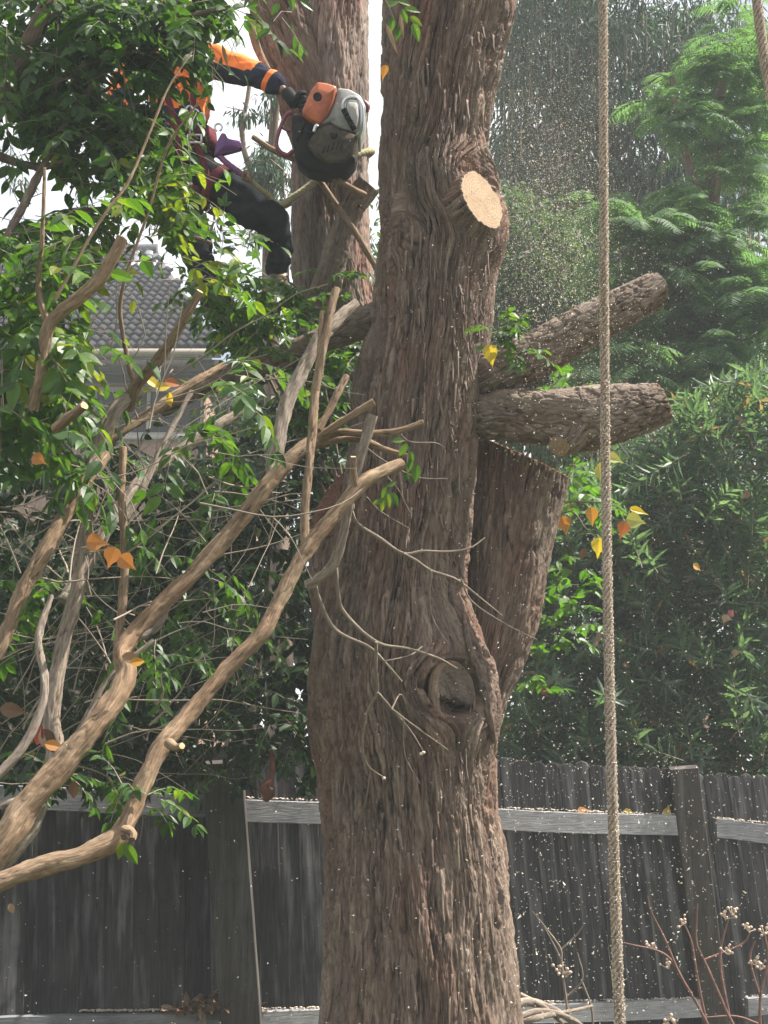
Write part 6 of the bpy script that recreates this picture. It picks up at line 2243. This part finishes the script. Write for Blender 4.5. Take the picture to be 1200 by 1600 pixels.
# =================================================================== SMALL THINGS BY THE FENCE
pod = empty('seed_pod', tuple(P(420, 1215, 6.9)), 'red-brown seed pod hanging below the shrub by the left fence post', 'seed pod')
M['pod'] = plain('red_brown_pod', (0.17, 0.055, 0.035), 0.6, 0.3, 40, bmp=0.3)
tube_obj('pod', px_path([(424, 1172, 6.9, 3.5), (425, 1195, 6.9, 5), (423, 1218, 6.9, 5), (417, 1230, 6.9, 11), (419, 1240, 6.9, 10), (414, 1252, 6.9, 4)]), M['pod'], pod, nseg=14, step=0.01, lump=0.2)
tube_obj('stalk', px_path([(418, 1080, 7.0, 1.6), (415, 1140, 6.95, 1.6), (424, 1174, 6.9, 2)]), M['twig_grey'], pod, nseg=6, step=0.02)

lp = Leaves()
for i in range(150):
    px = R.normal(335, 26)
    py = 1578 - abs(R.normal(0, 10)) * max(0.2, 1 - abs(px - 345) / 60)
    p, _ = fence_xy(px, 0.07 + R.uniform(0, .05))
    c = P(px, py, p[1])
    lp.add((p[0], p[1], c.z), (R.normal(), R.normal(), R.normal() * .5), (R.normal() * .6, R.normal() * .6 - .5, 1), R.uniform(0.05, 0.10), R.uniform())
lo = bake('leaf_litter', lp.arrays(), 'ovate', M['leaf_dry'], None)
tag(lo, 'heap of curled dry leaves at the foot of the left fence post', 'dead leaves', kind='stuff')

br = empty('brush_heap', tuple(P(850, 1600, 7.4)), 'bare grey fallen sticks piled at the foot of the trunk on its right', 'sticks')
for k_, pts in enumerate(([(800, 1570, 6.9, 7), (830, 1566, 7.0, 7), (870, 1580, 7.1, 5), (910, 1610, 7.2, 4)], [(805, 1590, 6.8, 6), (850, 1580, 6.9, 5), (900, 1596, 7, 4), (930, 1625, 7, 3)], [(812, 1554, 7.0, 4), (850, 1574, 7.0, 4), (880, 1600, 7.0, 3)], [(800, 1605, 6.8, 5), (840, 1590, 6.8, 5), (890, 1580, 7.1, 3), (925, 1572, 7.3, 2)])):
    tube_obj('stick', px_path(pts), M['twig_grey'], br, nseg=10, step=0.02, amp=0.003, cell=(0.012, 0.06), seed=300 + k_)

M['berry'] = plain('pale_berry', (0.55, 0.42, 0.33), 0.6, 0.2, 60)
M['stalk'] = plain('reddish_stalk', (0.17, 0.085, 0.065), 0.8, 0.3, 40)
WEED = [('dry reddish weed with pale berries left of the right fence post', 1110, [[(1118, 1640, 3), (1095, 1580, 2.6), (1062, 1522, 2.2), (1040, 1470, 1.8), (1018, 1425, 1.2), (1012, 1400, 1)], [(1072, 1540, 2), (1040, 1492, 1.6), (975, 1473, 1)], [(1104, 1600, 2.2), (1090, 1530, 2), (1080, 1470, 1.6), (1067, 1440, 1.2)]], [(1067, 1437), (1020, 1474), (1045, 1506)]),
        ('dry weed with clustered pale berries between right post and frame edge', 1150, [[(1160, 1640, 3), (1135, 1580, 2.6), (1100, 1500, 2.2), (1088, 1470, 1.6), (1090, 1412, 1)], [(1140, 1590, 2.2), (1125, 1500, 2), (1140, 1428, 1.3)], [(1100, 1500, 2), (1160, 1475, 1.5), (1172, 1455, 1.1)]], [(1145, 1423), (1170, 1448), (1138, 1484), (1134, 1428)]),
        ('dry weed with berry heads in the bottom right corner', 1195, [[(1190, 1640, 3), (1188, 1560, 2.4), (1200, 1500, 2), (1195, 1460, 1.5)], [(1188, 1560, 2), (1172, 1500, 1.7), (1180, 1470, 1.2)], [(1185, 1600, 2), (1150, 1588, 1.6), (1100, 1590, 1.2)]], [(1195, 1453), (1188, 1508), (1180, 1500), (1052, 1592), (1040, 1595)]),
        ('thin forked dry twig standing before the fence left of the rope', 880, [[(896, 1640, 3), (884, 1560, 2.4), (877, 1500, 2), (876, 1482, 1.8), (850, 1446, 1), (832, 1424, .8)], [(877, 1484, 1.7), (900, 1462, 1.3), (912, 1445, .9)], [(877, 1500, 1.7), (862, 1470, 1.2), (850, 1448, .9)], [(884, 1560, 2), (910, 1530, 1.6), (902, 1488, 1)], [(925, 1640, 2), (925, 1580, 1.8), (908, 1530, 1.4)]], [(876, 1513), (884, 1520)])]
for lb, bx, stalks, bers in WEED:
    d = 7.2
    wr = empty('dry_weed', (P(bx, 1640, d).x, d, -0.1), lb, 'weed', 'dry weeds in front of the fence')
    for k_, pts in enumerate(stalks):
        rows_ = px_path([(x, y, d + 0.04 * k_, r_) for x, y, r_ in pts])
        if k_ == 0:
            rows_ = [(rows_[0][0] + .02, d, -0.2, rows_[0][3] * 1.2)] + rows_
        tube_obj('stalk', rows_, M['stalk'] if bx > 1000 else M['twig_grey'], wr, nseg=7, step=0.02, lump=0.15)
    for (x, y) in bers:
        bb = MB()
        for i in range(7):
            c = P(x + R.normal(0, 4.5), y + R.normal(0, 4.5), d + R.normal(0, .012))
            s_ = R.uniform(0.006, 0.0095)
            bb.rod([(c.x, c.y, c.z - s_ * .8, s_ * .5), (c.x, c.y, c.z - s_ * .3, s_ * .95), (c.x, c.y, c.z + s_ * .3, s_ * .95), (c.x, c.y, c.z + s_ * .8, s_ * .5)], nseg=8, step=0.003)
            p0 = P(x, y + 8, d)
            bb.rod([(p0.x, p0.y, p0.z, 0.0015), (c.x, c.y, c.z, 0.0015)], nseg=4, step=0.02)
        bb.build('berry_cluster', M['berry'], wr)
